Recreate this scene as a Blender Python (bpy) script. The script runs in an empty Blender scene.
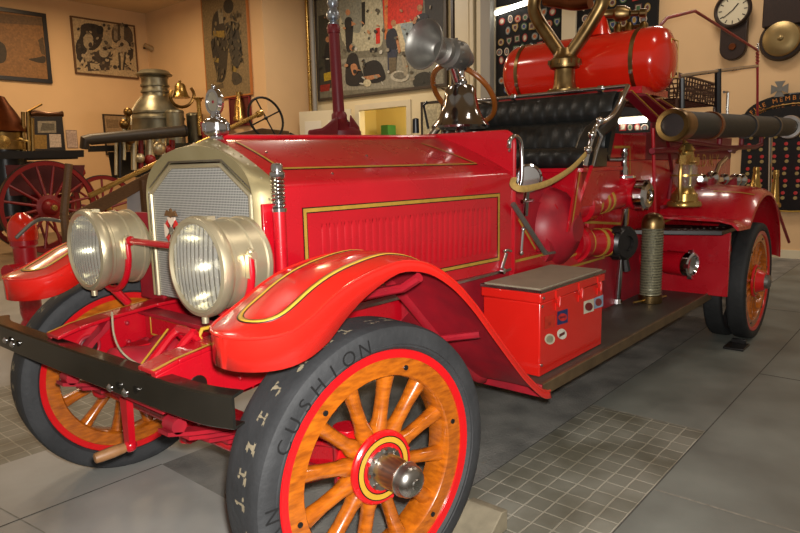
import bpy, bmesh, math, random
from mathutils import Vector, Matrix
random.seed(7)
PI = math.pi
V = Vector
C = bpy.context.scene.collection
sc = bpy.context.scene

# ------------------------------------------------------------------ camera
F_PX = 646.99
FW = V((0.74915084, 0.64435799, -0.15354414))
RT = V((0.64950819, -0.76007261, -0.0207058))
UP = V((0.13004664, 0.08421641, 0.98792483))
CAM = V((-1.43666, -2.18511, 1.4159))
cd = bpy.data.cameras.new('camera')
cd.sensor_width = 36; cd.lens = F_PX * 36 / 800; cd.clip_start = .05; cd.clip_end = 100
co = bpy.data.objects.new('camera', cd); C.objects.link(co)
m = Matrix((RT, UP, -FW)).transposed().to_4x4(); m.translation = CAM
co.matrix_world = m
sc.camera = co

def _ray(u, v):
    return FW + RT * ((u - 400) / F_PX) - UP * ((v - 266.5) / F_PX)
def AX(u, v, x):
    d = _ray(u, v); return CAM + d * ((x - CAM.x) / d.x)
def AY(u, v, y):
    d = _ray(u, v); return CAM + d * ((y - CAM.y) / d.y)
def AZ(u, v, z):
    d = _ray(u, v); return CAM + d * ((z - CAM.z) / d.z)

# ------------------------------------------------------------------ materials
MATS = {}
def lin(c):
    return tuple(((x / 255) / 12.92 if x / 255 <= .04045 else ((x / 255 + .055) / 1.055) ** 2.4) for x in c)
def mat(name, rgb, rough=.5, metal=0., var=0., vscale=8., bump=0., bscale=60., coat=0., rvar=0., rgb2=None, stretch=None, detail=4.):
    if name in MATS: return MATS[name]
    M = bpy.data.materials.new(name); M.use_nodes = True
    nt = M.node_tree; N = nt.nodes; L = nt.links
    b = N['Principled BSDF']
    col = lin(rgb)
    b.inputs['Base Color'].default_value = (*col, 1)
    b.inputs['Roughness'].default_value = rough
    b.inputs['Metallic'].default_value = metal
    if coat:
        b.inputs['Coat Weight'].default_value = coat; b.inputs['Coat Roughness'].default_value = .08
    if var or bump or rvar:
        tc = N.new('ShaderNodeTexCoord'); mp = N.new('ShaderNodeMapping')
        L.new(tc.outputs['Object'], mp.inputs['Vector'])
        if stretch: mp.inputs['Scale'].default_value = stretch
    if var or rvar:
        n = N.new('ShaderNodeTexNoise'); n.inputs['Scale'].default_value = vscale; n.inputs['Detail'].default_value = detail
        L.new(mp.outputs[0], n.inputs['Vector'])
    if var:
        r = N.new('ShaderNodeValToRGB')
        c2 = lin(rgb2) if rgb2 else tuple(x * (1 - var) for x in col)
        r.color_ramp.elements[0].position = .3; r.color_ramp.elements[1].position = .7
        r.color_ramp.elements[0].color = (*c2, 1); r.color_ramp.elements[1].color = (*col, 1)
        L.new(n.outputs['Fac'], r.inputs['Fac']); L.new(r.outputs['Color'], b.inputs['Base Color'])
    if rvar:
        mr = N.new('ShaderNodeMapRange'); mr.inputs['To Min'].default_value = max(0.02, rough - rvar); mr.inputs['To Max'].default_value = rough + rvar
        L.new(n.outputs['Fac'], mr.inputs['Value']); L.new(mr.outputs[0], b.inputs['Roughness'])
    if bump:
        n2 = N.new('ShaderNodeTexNoise'); n2.inputs['Scale'].default_value = bscale; n2.inputs['Detail'].default_value = 5
        L.new(mp.outputs[0], n2.inputs['Vector'])
        bp = N.new('ShaderNodeBump'); bp.inputs['Strength'].default_value = bump; bp.inputs['Distance'].default_value = .01
        L.new(n2.outputs['Fac'], bp.inputs['Height']); L.new(bp.outputs['Normal'], b.inputs['Normal'])
    MATS[name] = M
    return M
def emit(name, rgb, s):
    if name in MATS: return MATS[name]
    M = bpy.data.materials.new(name); M.use_nodes = True
    b = M.node_tree.nodes['Principled BSDF']
    b.inputs['Base Color'].default_value = (*lin(rgb), 1)
    b.inputs['Emission Color'].default_value = (*lin(rgb), 1); b.inputs['Emission Strength'].default_value = s
    MATS[name] = M; return M

red = mat('fire_red_paint', (178, 11, 28), .28, 0, .14, 5, .02, 25, coat=.5, rvar=.1)
redflash = mat('flash_lit_red_paint', (204, 30, 22), .24, 0, .08, 5, .02, 18, coat=.6, rvar=.07)  # fire red made brighter and more orange: flash overexposure put into the colour
redwarm = mat('warm_lit_red_paint', (206, 34, 16), .2, 0, .08, 5, .01, 18, coat=.6, rvar=.06)  # fire red turned orange: warm lamp light put into the colour
redd = mat('old_dusty_red_paint', (160, 18, 34), .45, 0, .35, 9, .05, 40, rgb2=(128, 24, 36), rvar=.12)
redwheel = mat('red_rim_paint', (205, 18, 24), .3, 0, .1, 8, coat=.4)
redbg = mat('carriage_red_paint', (140, 20, 24), .4, 0, .2, 6)
maroon = mat('maroon_paint', (118, 16, 32), .45, 0, .2, 8)
gold = mat('gold_leaf', (188, 148, 58), .42, .25, .2, 30)
goldpaint = mat('gold_stripe_paint', (196, 152, 46), .4, 0, .12, 20)
stripeblack = mat('black_stripe_edge', (28, 14, 10), .4)
chrome = mat('chrome', (205, 205, 208), .12, 1.)
nickel = mat('worn_nickel', (206, 194, 162), .36, .75, .15, 6, rvar=.1)
nickeld = mat('dull_nickel_shell', (176, 164, 126), .42, .65, .2, 4, rvar=.12, rgb2=(156, 142, 100))
pewter = mat('dull_pewter', (138, 136, 130), .42, .75, .25, 9, rvar=.12)
brass = mat('polished_brass', (184, 150, 84), .28, .9, .15, 8, rvar=.1)
bronze = mat('aged_bronze', (158, 132, 88), .36, 1., .35, 7, rvar=.12, rgb2=(112, 90, 58))
darkbrass = mat('dark_old_brass', (138, 108, 62), .36, 1., .4, 9, rvar=.1)
copper = mat('old_copper', (126, 72, 44), .3, 1., .35, 8)
steel = mat('polished_steel', (180, 176, 170), .3, 1., .2, 12, rvar=.1)
gunmetal = mat('dark_gunmetal', (60, 58, 58), .35, .8, .2, 10)
blkmetal = mat('black_enamel', (22, 22, 24), .3, 0, .2, 10)
blkchrome = mat('bumper_chrome', (84, 80, 72), .18, .85, .25, 5, rvar=.06)
leather = mat('black_leather', (20, 21, 20), .42, 0, .2, 10, .12, 90)
rubber = mat('old_tyre_rubber', (52, 53, 55), .7, 0, .5, 7, .25, 45, rgb2=(34, 35, 37))
rubberd = mat('dark_tyre_rubber', (34, 35, 36), .7, 0, .4, 9, .25, 45)
canvasx = mat('exposed_tyre_cord', (142, 130, 106), .9, 0, .3, 60)
varnish = mat('orange_varnished_wood', (188, 100, 18), .25, 0, .5, 5, .05, 30, coat=.6, rgb2=(138, 68, 12), stretch=(4, 4, 14), detail=6)
varnishd = mat('brown_varnished_rim', (146, 80, 26), .25, 0, .3, 10, coat=.5)
oldwood = mat('old_brown_timber', (112, 78, 44), .55, 0, .4, 9, .1, 40, stretch=(2, 10, 10))
darkwood = mat('dark_walnut', (44, 26, 18), .4, 0, .35, 9, .05, 40, stretch=(8, 8, 2))
deck = mat('running_board_tread', (66, 62, 54), .5, 0, .35, 6, .12, 80)
boardedge = mat('worn_board_edge', (108, 88, 62), .45, .4, .4, 12)
greymat = mat('grey_lid_mat', (142, 132, 112), .6, 0, .15, 10, .05, 80)
hoserub = mat('suction_hose_rubber', (36, 39, 34), .6, 0, .3, 10, .15, 60)
strapm = mat('canvas_strap', (172, 140, 74), .8, 0, .25, 60)
glassm = None
def glass(name, tint=(1, 1, 1), gl=.2, dif=.0, refr=0):
    M = bpy.data.materials.new(name); M.use_nodes = True
    nt = M.node_tree; N = nt.nodes; L = nt.links
    for n in list(N):
        if n.type == 'BSDF_PRINCIPLED': N.remove(n)
    out = [n for n in N if n.type == 'OUTPUT_MATERIAL'][0]
    t = N.new('ShaderNodeBsdfTransparent'); t.inputs['Color'].default_value = (*tint, 1)
    g = N.new('ShaderNodeBsdfGlossy'); g.inputs['Roughness'].default_value = .08
    d = N.new('ShaderNodeBsdfDiffuse'); d.inputs['Color'].default_value = (.8, .78, .7, 1)
    m1 = N.new('ShaderNodeMixShader'); m1.inputs[0].default_value = gl
    m2 = N.new('ShaderNodeMixShader'); m2.inputs[0].default_value = dif
    src = t
    if refr:
        rf = N.new('ShaderNodeBsdfRefraction'); rf.inputs['IOR'].default_value = 1.45; rf.inputs['Roughness'].default_value = .02
        src = N.new('ShaderNodeMixShader'); src.inputs[0].default_value = refr
        L.new(t.outputs[0], src.inputs[1]); L.new(rf.outputs[0], src.inputs[2])
    L.new(src.outputs[0], m1.inputs[1]); L.new(g.outputs[0], m1.inputs[2])
    L.new(m1.outputs[0], m2.inputs[1]); L.new(d.outputs[0], m2.inputs[2])
    L.new(m2.outputs[0], out.inputs['Surface'])
    MATS[name] = M; return M
lensm = glass('fluted_lens_glass', (.95, .95, .9), .22, .04, .3)
flutelightm = glass('painted_flute_light', (.9, .9, .85), .25, .17)  # paler lens strips stand in for light refracted by the flutes
clearm = glass('clear_lamp_glass', (.9, .93, .9), .18, .05)
reflector = mat('silvered_reflector', (200, 196, 180), .18, 1.)

# radiator honeycomb
def grille_mat():
    M = mat('radiator_honeycomb', (170, 170, 164), .5, .3)
    nt = M.node_tree; N = nt.nodes; L = nt.links; b = N['Principled BSDF']
    tc = N.new('ShaderNodeTexCoord'); sp = N.new('ShaderNodeSeparateXYZ'); L.new(tc.outputs['Object'], sp.inputs[0])
    def sn(o, f):
        a = N.new('ShaderNodeMath'); a.operation = 'MULTIPLY'; a.inputs[1].default_value = f; L.new(o, a.inputs[0])
        s = N.new('ShaderNodeMath'); s.operation = 'SINE'; L.new(a.outputs[0], s.inputs[0])
        s2 = N.new('ShaderNodeMath'); s2.operation = 'ABSOLUTE'; L.new(s.outputs[0], s2.inputs[0]); return s2.outputs[0]
    mn = N.new('ShaderNodeMath'); mn.operation = 'MINIMUM'
    L.new(sn(sp.outputs['Y'], 330), mn.inputs[0]); L.new(sn(sp.outputs['Z'], 330), mn.inputs[1])
    r = N.new('ShaderNodeValToRGB')
    r.color_ramp.elements[0].position = .15; r.color_ramp.elements[0].color = (*lin((196, 194, 186)), 1)
    r.color_ramp.elements[1].position = .55; r.color_ramp.elements[1].color = (*lin((112, 112, 110)), 1)
    L.new(mn.outputs[0], r.inputs['Fac']); L.new(r.outputs['Color'], b.inputs['Base Color'])
    return M
honey = grille_mat()

# ------------------------------------------------------------------ mesh builder
def frame(axis):
    a = V(axis).normalized()
    h = V((0, 0, 1)) if abs(a.z) < .9 else V((1, 0, 0))
    u = h.cross(a).normalized(); w = a.cross(u)
    return a, u, w
class MB:
    def __init__(s, M=None):
        s.v = []; s.f = []; s.mi = []; s.mats = []; s.M = M
    def add(s, vs, fs, mt):
        if mt not in s.mats: s.mats.append(mt)
        k = s.mats.index(mt); b = len(s.v)
        for p in vs:
            p = V(p)
            s.v.append(s.M @ p if s.M else p)
        for f in fs:
            s.f.append([b + i for i in f]); s.mi.append(k)
        return s
    def box(s, c, d, mt, R=None):
        c = V(c); vs = []
        for sx in (-.5, .5):
            for sy in (-.5, .5):
                for sz in (-.5, .5):
                    p = V((sx * d[0], sy * d[1], sz * d[2]))
                    if R: p = R @ p
                    vs.append(c + p)
        return s.add(vs, [(0, 1, 3, 2), (4, 6, 7, 5), (0, 4, 5, 1), (2, 3, 7, 6), (0, 2, 6, 4), (1, 5, 7, 3)], mt)
    def bb(s, lo, hi, mt):
        return s.box([(lo[i] + hi[i]) / 2 for i in range(3)], [abs(hi[i] - lo[i]) for i in range(3)], mt)
    def loft(s, rings, mt, closed=True, caps=True, loop=False):
        n = len(rings[0]); vs = [p for r in rings for p in r]; fs = []
        K = len(rings)
        for i in range(K if loop else K - 1):
            j2 = (i + 1) % K
            for j in range(n if closed else n - 1):
                k = (j + 1) % n
                fs.append((i * n + j, i * n + k, j2 * n + k, j2 * n + j))
        if caps and closed and not loop:
            fs.append(tuple(range(n))[::-1]); fs.append(tuple((K - 1) * n + j for j in range(n)))
        return s.add(vs, fs, mt)
    def tube(s, pts, r, mt, seg=10, closed=False, caps=True, flat=None):
        pts = [V(p) for p in pts]; n = len(pts); rings = []
        rr = r if isinstance(r, (list, tuple)) else [r] * n
        up = None
        for i, p in enumerate(pts):
            if closed: t = pts[(i + 1) % n] - pts[i - 1]
            elif i == 0: t = pts[1] - pts[0]
            elif i == n - 1: t = pts[-1] - pts[-2]
            else: t = (pts[i + 1] - p).normalized() + (p - pts[i - 1]).normalized()
            t.normalize()
            if up is None: _, u, w = frame(t)
            else:
                u = (up - t * up.dot(t)).normalized(); w = t.cross(u)
            up = u
            ring = []
            for k in range(seg):
                a = 2 * PI * k / seg
                fx, fy = (1, 1) if not flat else flat
                ring.append(p + (u * math.cos(a) * fx + w * math.sin(a) * fy) * rr[i])
            rings.append(ring)
        return s.loft(rings, mt, True, caps, closed)
    def lathe(s, prof, o, axis, mt, seg=28, caps=True):
        a, u, w = frame(axis); o = V(o)
        rings = [[o + a * h + (u * math.cos(2 * PI * k / seg) + w * math.sin(2 * PI * k / seg)) * max(r, 1e-4) for k in range(seg)] for r, h in prof]
        return s.loft(rings, mt, True, caps)
    def ring(s, prof, o, axis, mt, seg=48):           # closed section revolved
        a, u, w = frame(axis); o = V(o)
        rings = []
        for k in range(seg):
            t = 2 * PI * k / seg; d = u * math.cos(t) + w * math.sin(t)
            rings.append([o + a * h + d * r for r, h in prof])
        return s.loft(rings, mt, True, False, True)
    def prism(s, poly, d, mt):
        poly = [V(p) for p in poly]; d = V(d); n = len(poly)
        vs = poly + [p + d for p in poly]
        fs = [tuple(range(n))[::-1], tuple(range(n, 2 * n))]
        for i in range(n):
            k = (i + 1) % n; fs.append((i, k, n + k, n + i))
        return s.add(vs, fs, mt)
    def sphere(s, c, r, mt, seg=16, sc3=(1, 1, 1)):
        c = V(c); K = seg // 2; rings = []
        for i in range(K + 1):
            t = PI * i / K
            rr = max(math.sin(t), 1e-3) * r
            rings.append([c + V((rr * math.cos(2 * PI * k / seg) * sc3[0], rr * math.sin(2 * PI * k / seg) * sc3[1], -math.cos(t) * r * sc3[2])) for k in range(seg)])
        return s.loft(rings, mt, True, True)
    def strip(s, pts, wdir, w, mt, lift=None):        # flat ribbon; wdir vector or list of vectors
        n = len(pts); vs = []
        for i, p in enumerate(pts):
            d = V(wdir[i] if isinstance(wdir, list) else wdir).normalized() * (w / 2)
            p = V(p) + (V(lift) if lift is not None else V((0, 0, 0)))
            vs += [p - d, p + d]
        return s.add(vs, [(2 * i, 2 * i + 1, 2 * i + 3, 2 * i + 2) for i in range(n - 1)], mt)
    def text(s, body, size, o, ux, uy, mt, depth=.002, align='CENTER', spacing=1.):
        cu = bpy.data.curves.new('t', 'FONT'); cu.body = body; cu.size = size; cu.extrude = 0; cu.align_x = align; cu.align_y = 'CENTER'
        cu.space_character = spacing
        ob = bpy.data.objects.new('t', cu); C.objects.link(ob)
        dg = bpy.context.evaluated_depsgraph_get(); dg.update()
        me = ob.evaluated_get(dg).to_mesh()
        o = V(o); ux = V(ux).normalized(); uy = V(uy).normalized(); n = ux.cross(uy)
        vs = [o + ux * v.co.x + uy * v.co.y + n * depth for v in me.vertices]
        fs = [tuple(p.vertices) for p in me.polygons]
        s.add(vs, fs, mt)
        ob.evaluated_get(dg).to_mesh_clear()
        bpy.data.objects.remove(ob); bpy.data.curves.remove(cu)
        return s
    def build(s, name, parent=None, bevel=0, label=None, angle=38, sub=0, recalc=True, weld=0):
        me = bpy.data.meshes.new(name)
        o0 = V((0, 0, 0))
        r = parent
        while r is not None and r.parent is not None: r = r.parent
        if r is not None: o0 = V(r.location)
        me.from_pydata([tuple(v - o0) for v in s.v], [], s.f)
        for mt in s.mats: me.materials.append(mt)
        for i, p in enumerate(me.polygons): p.material_index = s.mi[i]
        if recalc or weld:
            bm = bmesh.new(); bm.from_mesh(me)
            if weld: bmesh.ops.remove_doubles(bm, verts=bm.verts, dist=weld)
            bmesh.ops.recalc_face_normals(bm, faces=bm.faces); bm.to_mesh(me); bm.free()
        me.update()
        for p in me.polygons: p.use_smooth = True
        me.set_sharp_from_angle(angle=math.radians(angle))
        o = bpy.data.objects.new(name, me); C.objects.link(o)
        if parent is not None: o.parent = parent
        if bevel:
            b = o.modifiers.new('bevel', 'BEVEL'); b.width = bevel; b.segments = 2; b.limit_method = 'ANGLE'; b.angle_limit = math.radians(40)
            b.harden_normals = False
        if sub:
            b = o.modifiers.new('subsurf', 'SUBSURF'); b.levels = sub; b.render_levels = sub
        if label: o['label'] = label
        return o
def thing(name, label, cat, loc=(0, 0, 0), group=None):
    o = bpy.data.objects.new(name, None); C.objects.link(o); o.location = loc; o.empty_display_size = .1
    o['label'] = label; o['category'] = cat
    if group: o['group'] = group
    return o
def tag(o, label, cat, group=None):
    o['label'] = label; o['category'] = cat
    if group: o['group'] = group
    return o
def struct(o):
    o['kind'] = 'structure'; return o
def recenter(o):                                      # origin of a single-mesh thing to its base centre
    xs = [v.co for v in o.data.vertices]
    lo = V([min(p[i] for p in xs) for i in range(3)]); hi = V([max(p[i] for p in xs) for i in range(3)])
    c = V(((lo.x + hi.x) / 2, (lo.y + hi.y) / 2, lo.z))
    for v in o.data.vertices: v.co -= c
    o.location = c
    return o
def bez(p0, p1, p2, n=10):
    p0, p1, p2 = V(p0), V(p1), V(p2)
    return [p0 * (1 - t) ** 2 + p1 * 2 * t * (1 - t) + p2 * t * t for t in [i / n for i in range(n + 1)]]
def smooth_path(pts, n=6):
    pts = [V(p) for p in pts]; out = []
    for i in range(len(pts) - 1):
        p0 = pts[max(i - 1, 0)]; p1 = pts[i]; p2 = pts[i + 1]; p3 = pts[min(i + 2, len(pts) - 1)]
        for k in range(n):
            t = k / n
            out.append(.5 * ((2 * p1) + (p2 - p0) * t + (2 * p0 - 5 * p1 + 4 * p2 - p3) * t * t + (3 * p1 - p0 - 3 * p2 + p3) * t ** 3))
    out.append(pts[-1]); return out

# ------------------------------------------------------------------ the room
plaster = mat('tan_plaster', (222, 186, 140), .75, 0, .06, 1.5, .06, 30)
plasterc = mat('cream_plaster', (222, 208, 170), .7, 0, .05, 2)
creamtrim = mat('cream_gloss_trim', (214, 204, 176), .4, 0, .05, 3)
greytrim = mat('grey_trim', (150, 148, 142), .5)
conc = mat('painted_grey_concrete', (166, 165, 160), .5, 0, .3, 2.2, .05, 40, rvar=.12, rgb2=(140, 139, 133))
concd = mat('darker_slab_concrete', (124, 127, 120), .5, 0, .3, 2.6, .06, 40, rvar=.12, rgb2=(100, 102, 96))
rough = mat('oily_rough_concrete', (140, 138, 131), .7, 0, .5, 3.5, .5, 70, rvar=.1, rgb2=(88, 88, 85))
tanfloor = mat('tan_far_floor', (128, 108, 84), .5, 0, .3, 2, .04, 30)
joint = mat('pale_slab_joint', (148, 144, 132), .8, 0, .4, 30)
jointd = mat('dark_slab_joint', (84, 82, 76), .9, 0, .4, 30)
def tile_mat():
    M = mat('grey_setts', (120, 118, 108), .5, 0)
    nt = M.node_tree; N = nt.nodes; L = nt.links; b = N['Principled BSDF']
    tc = N.new('ShaderNodeTexCoord'); br = N.new('ShaderNodeTexBrick')
    ns = N.new('ShaderNodeTexNoise'); ns.inputs['Scale'].default_value = 9
    L.new(tc.outputs['Object'], ns.inputs['Vector'])
    mx = N.new('ShaderNodeMix'); mx.data_type = 'VECTOR'; mx.inputs['Factor'].default_value = .012
    L.new(tc.outputs['Object'], mx.inputs[4]); L.new(ns.outputs['Color'], mx.inputs[5])
    L.new(mx.outputs[1], br.inputs['Vector'])
    br.offset = 0; br.inputs['Scale'].default_value = 1
    br.inputs['Brick Width'].default_value = .1; br.inputs['Row Height'].default_value = .09
    br.inputs['Mortar Size'].default_value = .0045; br.inputs['Mortar Smooth'].default_value = .3
    br.inputs['Color1'].default_value = (*lin((132, 131, 120)), 1); br.inputs['Color2'].default_value = (*lin((118, 117, 106)), 1)
    br.inputs['Mortar'].default_value = (*lin((164, 160, 146)), 1)
    n2 = N.new('ShaderNodeTexNoise'); n2.inputs['Scale'].default_value = 3; n2.inputs['Detail'].default_value = 5
    L.new(tc.outputs['Object'], n2.inputs['Vector'])
    r = N.new('ShaderNodeValToRGB'); r.color_ramp.elements[0].position = .35; r.color_ramp.elements[1].position = .65
    r.color_ramp.elements[0].color = (.55, .53, .47, 1); r.color_ramp.elements[1].color = (1.05, 1.05, 1.05, 1)
    L.new(n2.outputs['Fac'], r.inputs['Fac'])
    mu = N.new('ShaderNodeMix'); mu.data_type = 'RGBA'; mu.blend_type = 'MULTIPLY'; mu.inputs['Factor'].default_value = 1
    L.new(br.outputs['Color'], mu.inputs[6]); L.new(r.outputs['Color'], mu.inputs[7]); L.new(mu.outputs[2], b.inputs['Base Color'])
    bp = N.new('ShaderNodeBump'); bp.inputs['Strength'].default_value = .5; bp.inputs['Distance'].default_value = .006; bp.invert = True
    L.new(br.outputs['Fac'], bp.inputs['Height']); L.new(bp.outputs['Normal'], b.inputs['Normal'])
    return M
setts = tile_mat()

WX, SX, LY, JY, CZ = 9.1, 7.8, 14.4, 9.52, 5.5
fl = MB()
xs = [-4, .05, .6, 2.05, 9.1, 11.2]; ys = [-6, -1.285, -.655, .655, 1.285, 2.6, 7.5, 14.4]
for i in range(len(xs) - 1):
    for j in range(len(ys) - 1):
        x0, x1, y0, y1 = xs[i], xs[i + 1], ys[j], ys[j + 1]
        xm, ym = (x0 + x1) / 2, (y0 + y1) / 2
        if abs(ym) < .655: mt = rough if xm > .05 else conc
        elif -1.285 < ym < -.655 and .05 < xm < 2.05: mt = setts
        elif 1.285 < ym < 2.6 and xm < .6: mt = setts
        elif (xm > 2.05 and ym < -.655) or (xm > .05 and ym < -1.285): mt = concd
        elif ym > 7.5 or xm > 9.1: mt = tanfloor
        else: mt = conc
        fl.add([(x0, y0, 0), (x1, y0, 0), (x1, y1, 0), (x0, y1, 0)], [(0, 1, 2, 3)], mt)
def seam(x0, y0, x1, y1, w, mt):
    d = V((x1 - x0, y1 - y0, 0)).normalized(); n = V((-d.y, d.x, 0)) * w / 2
    fl.add([V((x0, y0, .001)) - n, V((x1, y1, .001)) - n, V((x1, y1, .001)) + n, V((x0, y0, .001)) + n], [(0, 1, 2, 3)], mt)
seam(.05, -1.287, 9, -1.287, .007, jointd); seam(1.27, -1.29, 1.3, -6, .012, joint); seam(3.25, -1.29, 3.25, -6, .012, jointd)
seam(2.05, -.655, 2.05, -1.285, .012, joint); seam(5.4, -.655, 5.4, -6, .012, jointd)
seam(.05, -.655, 9, -.655, .006, jointd); seam(-4, .655, .05, .655, .008, jointd); seam(-.606, .824, -.562, .462, .006, joint)
fo = fl.build('floor', recalc=False); struct(fo)

wl = MB().bb((-4, LY, 0), (SX, LY + .15, CZ), plaster); struct(wl.build('wall_left'))
ws = MB().bb((SX, JY, 0), (SX + .15, LY, CZ), plaster); struct(ws.build('wall_corner'))
wj = MB().bb((SX + .15, JY, 0), (WX, JY + .15, CZ), plaster); struct(wj.build('wall_return'))
DY0, DY1, DZ = 6.6, 7.95, 2.64
wb = MB()
wb.bb((WX, -6, 0), (WX + .15, 4.4, CZ), plaster); wb.bb((WX, 4.4, 0), (WX + .15, DY0, CZ), plasterc)
wb.bb((WX, DY0, DZ), (WX + .15, DY1, CZ), plasterc); wb.bb((WX, DY1, 0), (WX + .15, JY, CZ), plasterc)
struct(wb.build('wall_back'))
ce = MB().bb((-4, -6, CZ), (WX + .15, LY + .15, CZ + .1), mat('ceiling_paint', (215, 190, 150), .8)); struct(ce.build('ceiling'))
# hallway past the open doorway
hall = mat('yellow_hall_paint', (226, 204, 130), .7)
hw = MB(); hw.bb((11.1, 5.2, 0), (11.2, 9.4, 3.2), hall); hw.bb((WX + .15, 9.3, 0), (11.1, 9.4, 3.2), hall); hw.bb((WX + .15, 5.2, 0), (11.1, 5.3, 3.2), hall); hw.bb((WX + .15, 5.2, 3.1), (11.2, 9.4, 3.2), hall)
struct(hw.build('wall_hallway'))
dt = MB()
for a, b in ((DY0 - .12, DY0), (DY1, DY1 + .12)): dt.bb((WX - .03, a, 0), (WX, b, DZ + .12), creamtrim)
dt.bb((WX - .03, DY0, DZ), (WX, DY1, DZ + .12), creamtrim)
struct(dt.build('trim_1'))
# fluted cream pilaster between mural and patch display
pil = MB()
pil.bb((WX - .06, 4.42, 0), (WX, 5.4, CZ), creamtrim)
for a, b, d, mt in ((5.33, 5.40, .1, stripeblack), (4.98, 5.3, .1, creamtrim), (4.84, 4.93, .16, creamtrim), (4.7, 4.8, .12, creamtrim), (4.45, 4.66, .2, greytrim)):
    pil.bb((WX - d, a, 0), (WX - .05, b, CZ), mt)
struct(pil.build('trim_2', bevel=.01))
# baseboard along back wall
struct(MB().bb((WX - .02, -6, 0), (WX, 4.4, .12), creamtrim).build('baseboard_back'))
# open white door leaf
dl = MB(); dl.box((8.72, 8.66, 1.34), (.05, 1.3, 2.66), creamtrim, Matrix.Rotation(.33, 3, 'Z'))
d1 = dl.build('door_1', bevel=.006); struct(d1)
R = Matrix.Rotation(.33, 3, 'Z'); pn = MB()
for z, h in ((2.1, .7), (1.2, .8)):
    for yy in (-.3, .3): pn.box(V((8.72, 8.66, z)) + R @ V((-.03, yy, 0)), (.015, .42, h), mat('door_panel_paint', (214, 210, 196), .5), R)
pn.build('door_panel', d1, bevel=.008)

# ------------------------------------------------------------------ pictures and wall pieces
PM = {}
def pm(rgb):
    k = 'artist_paint_%d_%d_%d' % rgb
    return mat(k, rgb, .6, 0, .42, 22)
def ell(cx, cy, rx, ry, n=14, rot=0):
    o = []
    for i in range(n):
        a = 2 * PI * i / n; x, y = rx * math.cos(a), ry * math.sin(a)
        o.append((cx + x * math.cos(rot) - y * math.sin(rot), cy + x * math.sin(rot) + y * math.cos(rot)))
    return o
def chaikin(p):
    for _ in range(2):
        o = []
        for a, b in zip(p, p[1:] + p[:1]):
            o += [(a[0] * .75 + b[0] * .25, a[1] * .75 + b[1] * .25), (a[0] * .25 + b[0] * .75, a[1] * .25 + b[1] * .75)]
        p = o
    return p
def layers(mb, polys, at):
    for i, (pts, rgb) in enumerate(polys):
        if 4 < len(pts) < 13: pts = chaikin(pts)
        mb.add([at(u, v, i) for u, v in pts], [tuple(range(len(pts)))], pm(rgb))
def frame_box(lo, hi, axis, w, d, mt, face):          # four rails round a rect on a wall; axis 0: wall x const, 1: wall y const
    mb = MB(); o = 1 - axis
    def rail(a0, a1, z0, z1):
        l = [0, 0, z0]; h = [0, 0, z1]; l[axis], h[axis] = face - d, face - .002; l[o], h[o] = a0, a1
        mb.bb(l, h, mt)
    rail(lo[0], hi[0], lo[1], lo[1] + w); rail(lo[0], hi[0], hi[1] - w, hi[1])
    rail(lo[0], lo[0] + w, lo[1] + w, hi[1] - w); rail(hi[0] - w, hi[0], lo[1] + w, hi[1] - w)
    return mb
def picture(name, label, cat, axis, face, lo, hi, w, d, fm, base, polys=(), dd=.02):
    o = 1 - axis
    c = [0, 0, lo[1]]; c[axis] = face - d; c[o] = (lo[0] + hi[0]) / 2
    t = thing(name, label, cat, c)
    frame_box(lo, hi, axis, w, d, fm, face).build('frame', t, bevel=.004)
    mb = MB(); l = [0, 0, lo[1] + w * .9]; h = [0, 0, hi[1] - w * .9]; l[axis], h[axis] = face - dd, face - .004; l[o], h[o] = lo[0] + w * .9, hi[0] - w * .9
    mb.bb(l, h, base)
    def at(u, v, i):
        p = (AX if axis == 0 else AY)(u, v, face - dd - .001 - .0004 * i)
        return p
    layers(mb, polys, at); mb.build('canvas', t, recalc=False)
    return t
def cr(pts, ox, oy, s): return [(x / s + ox, y / s + oy) for x, y in pts]

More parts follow.
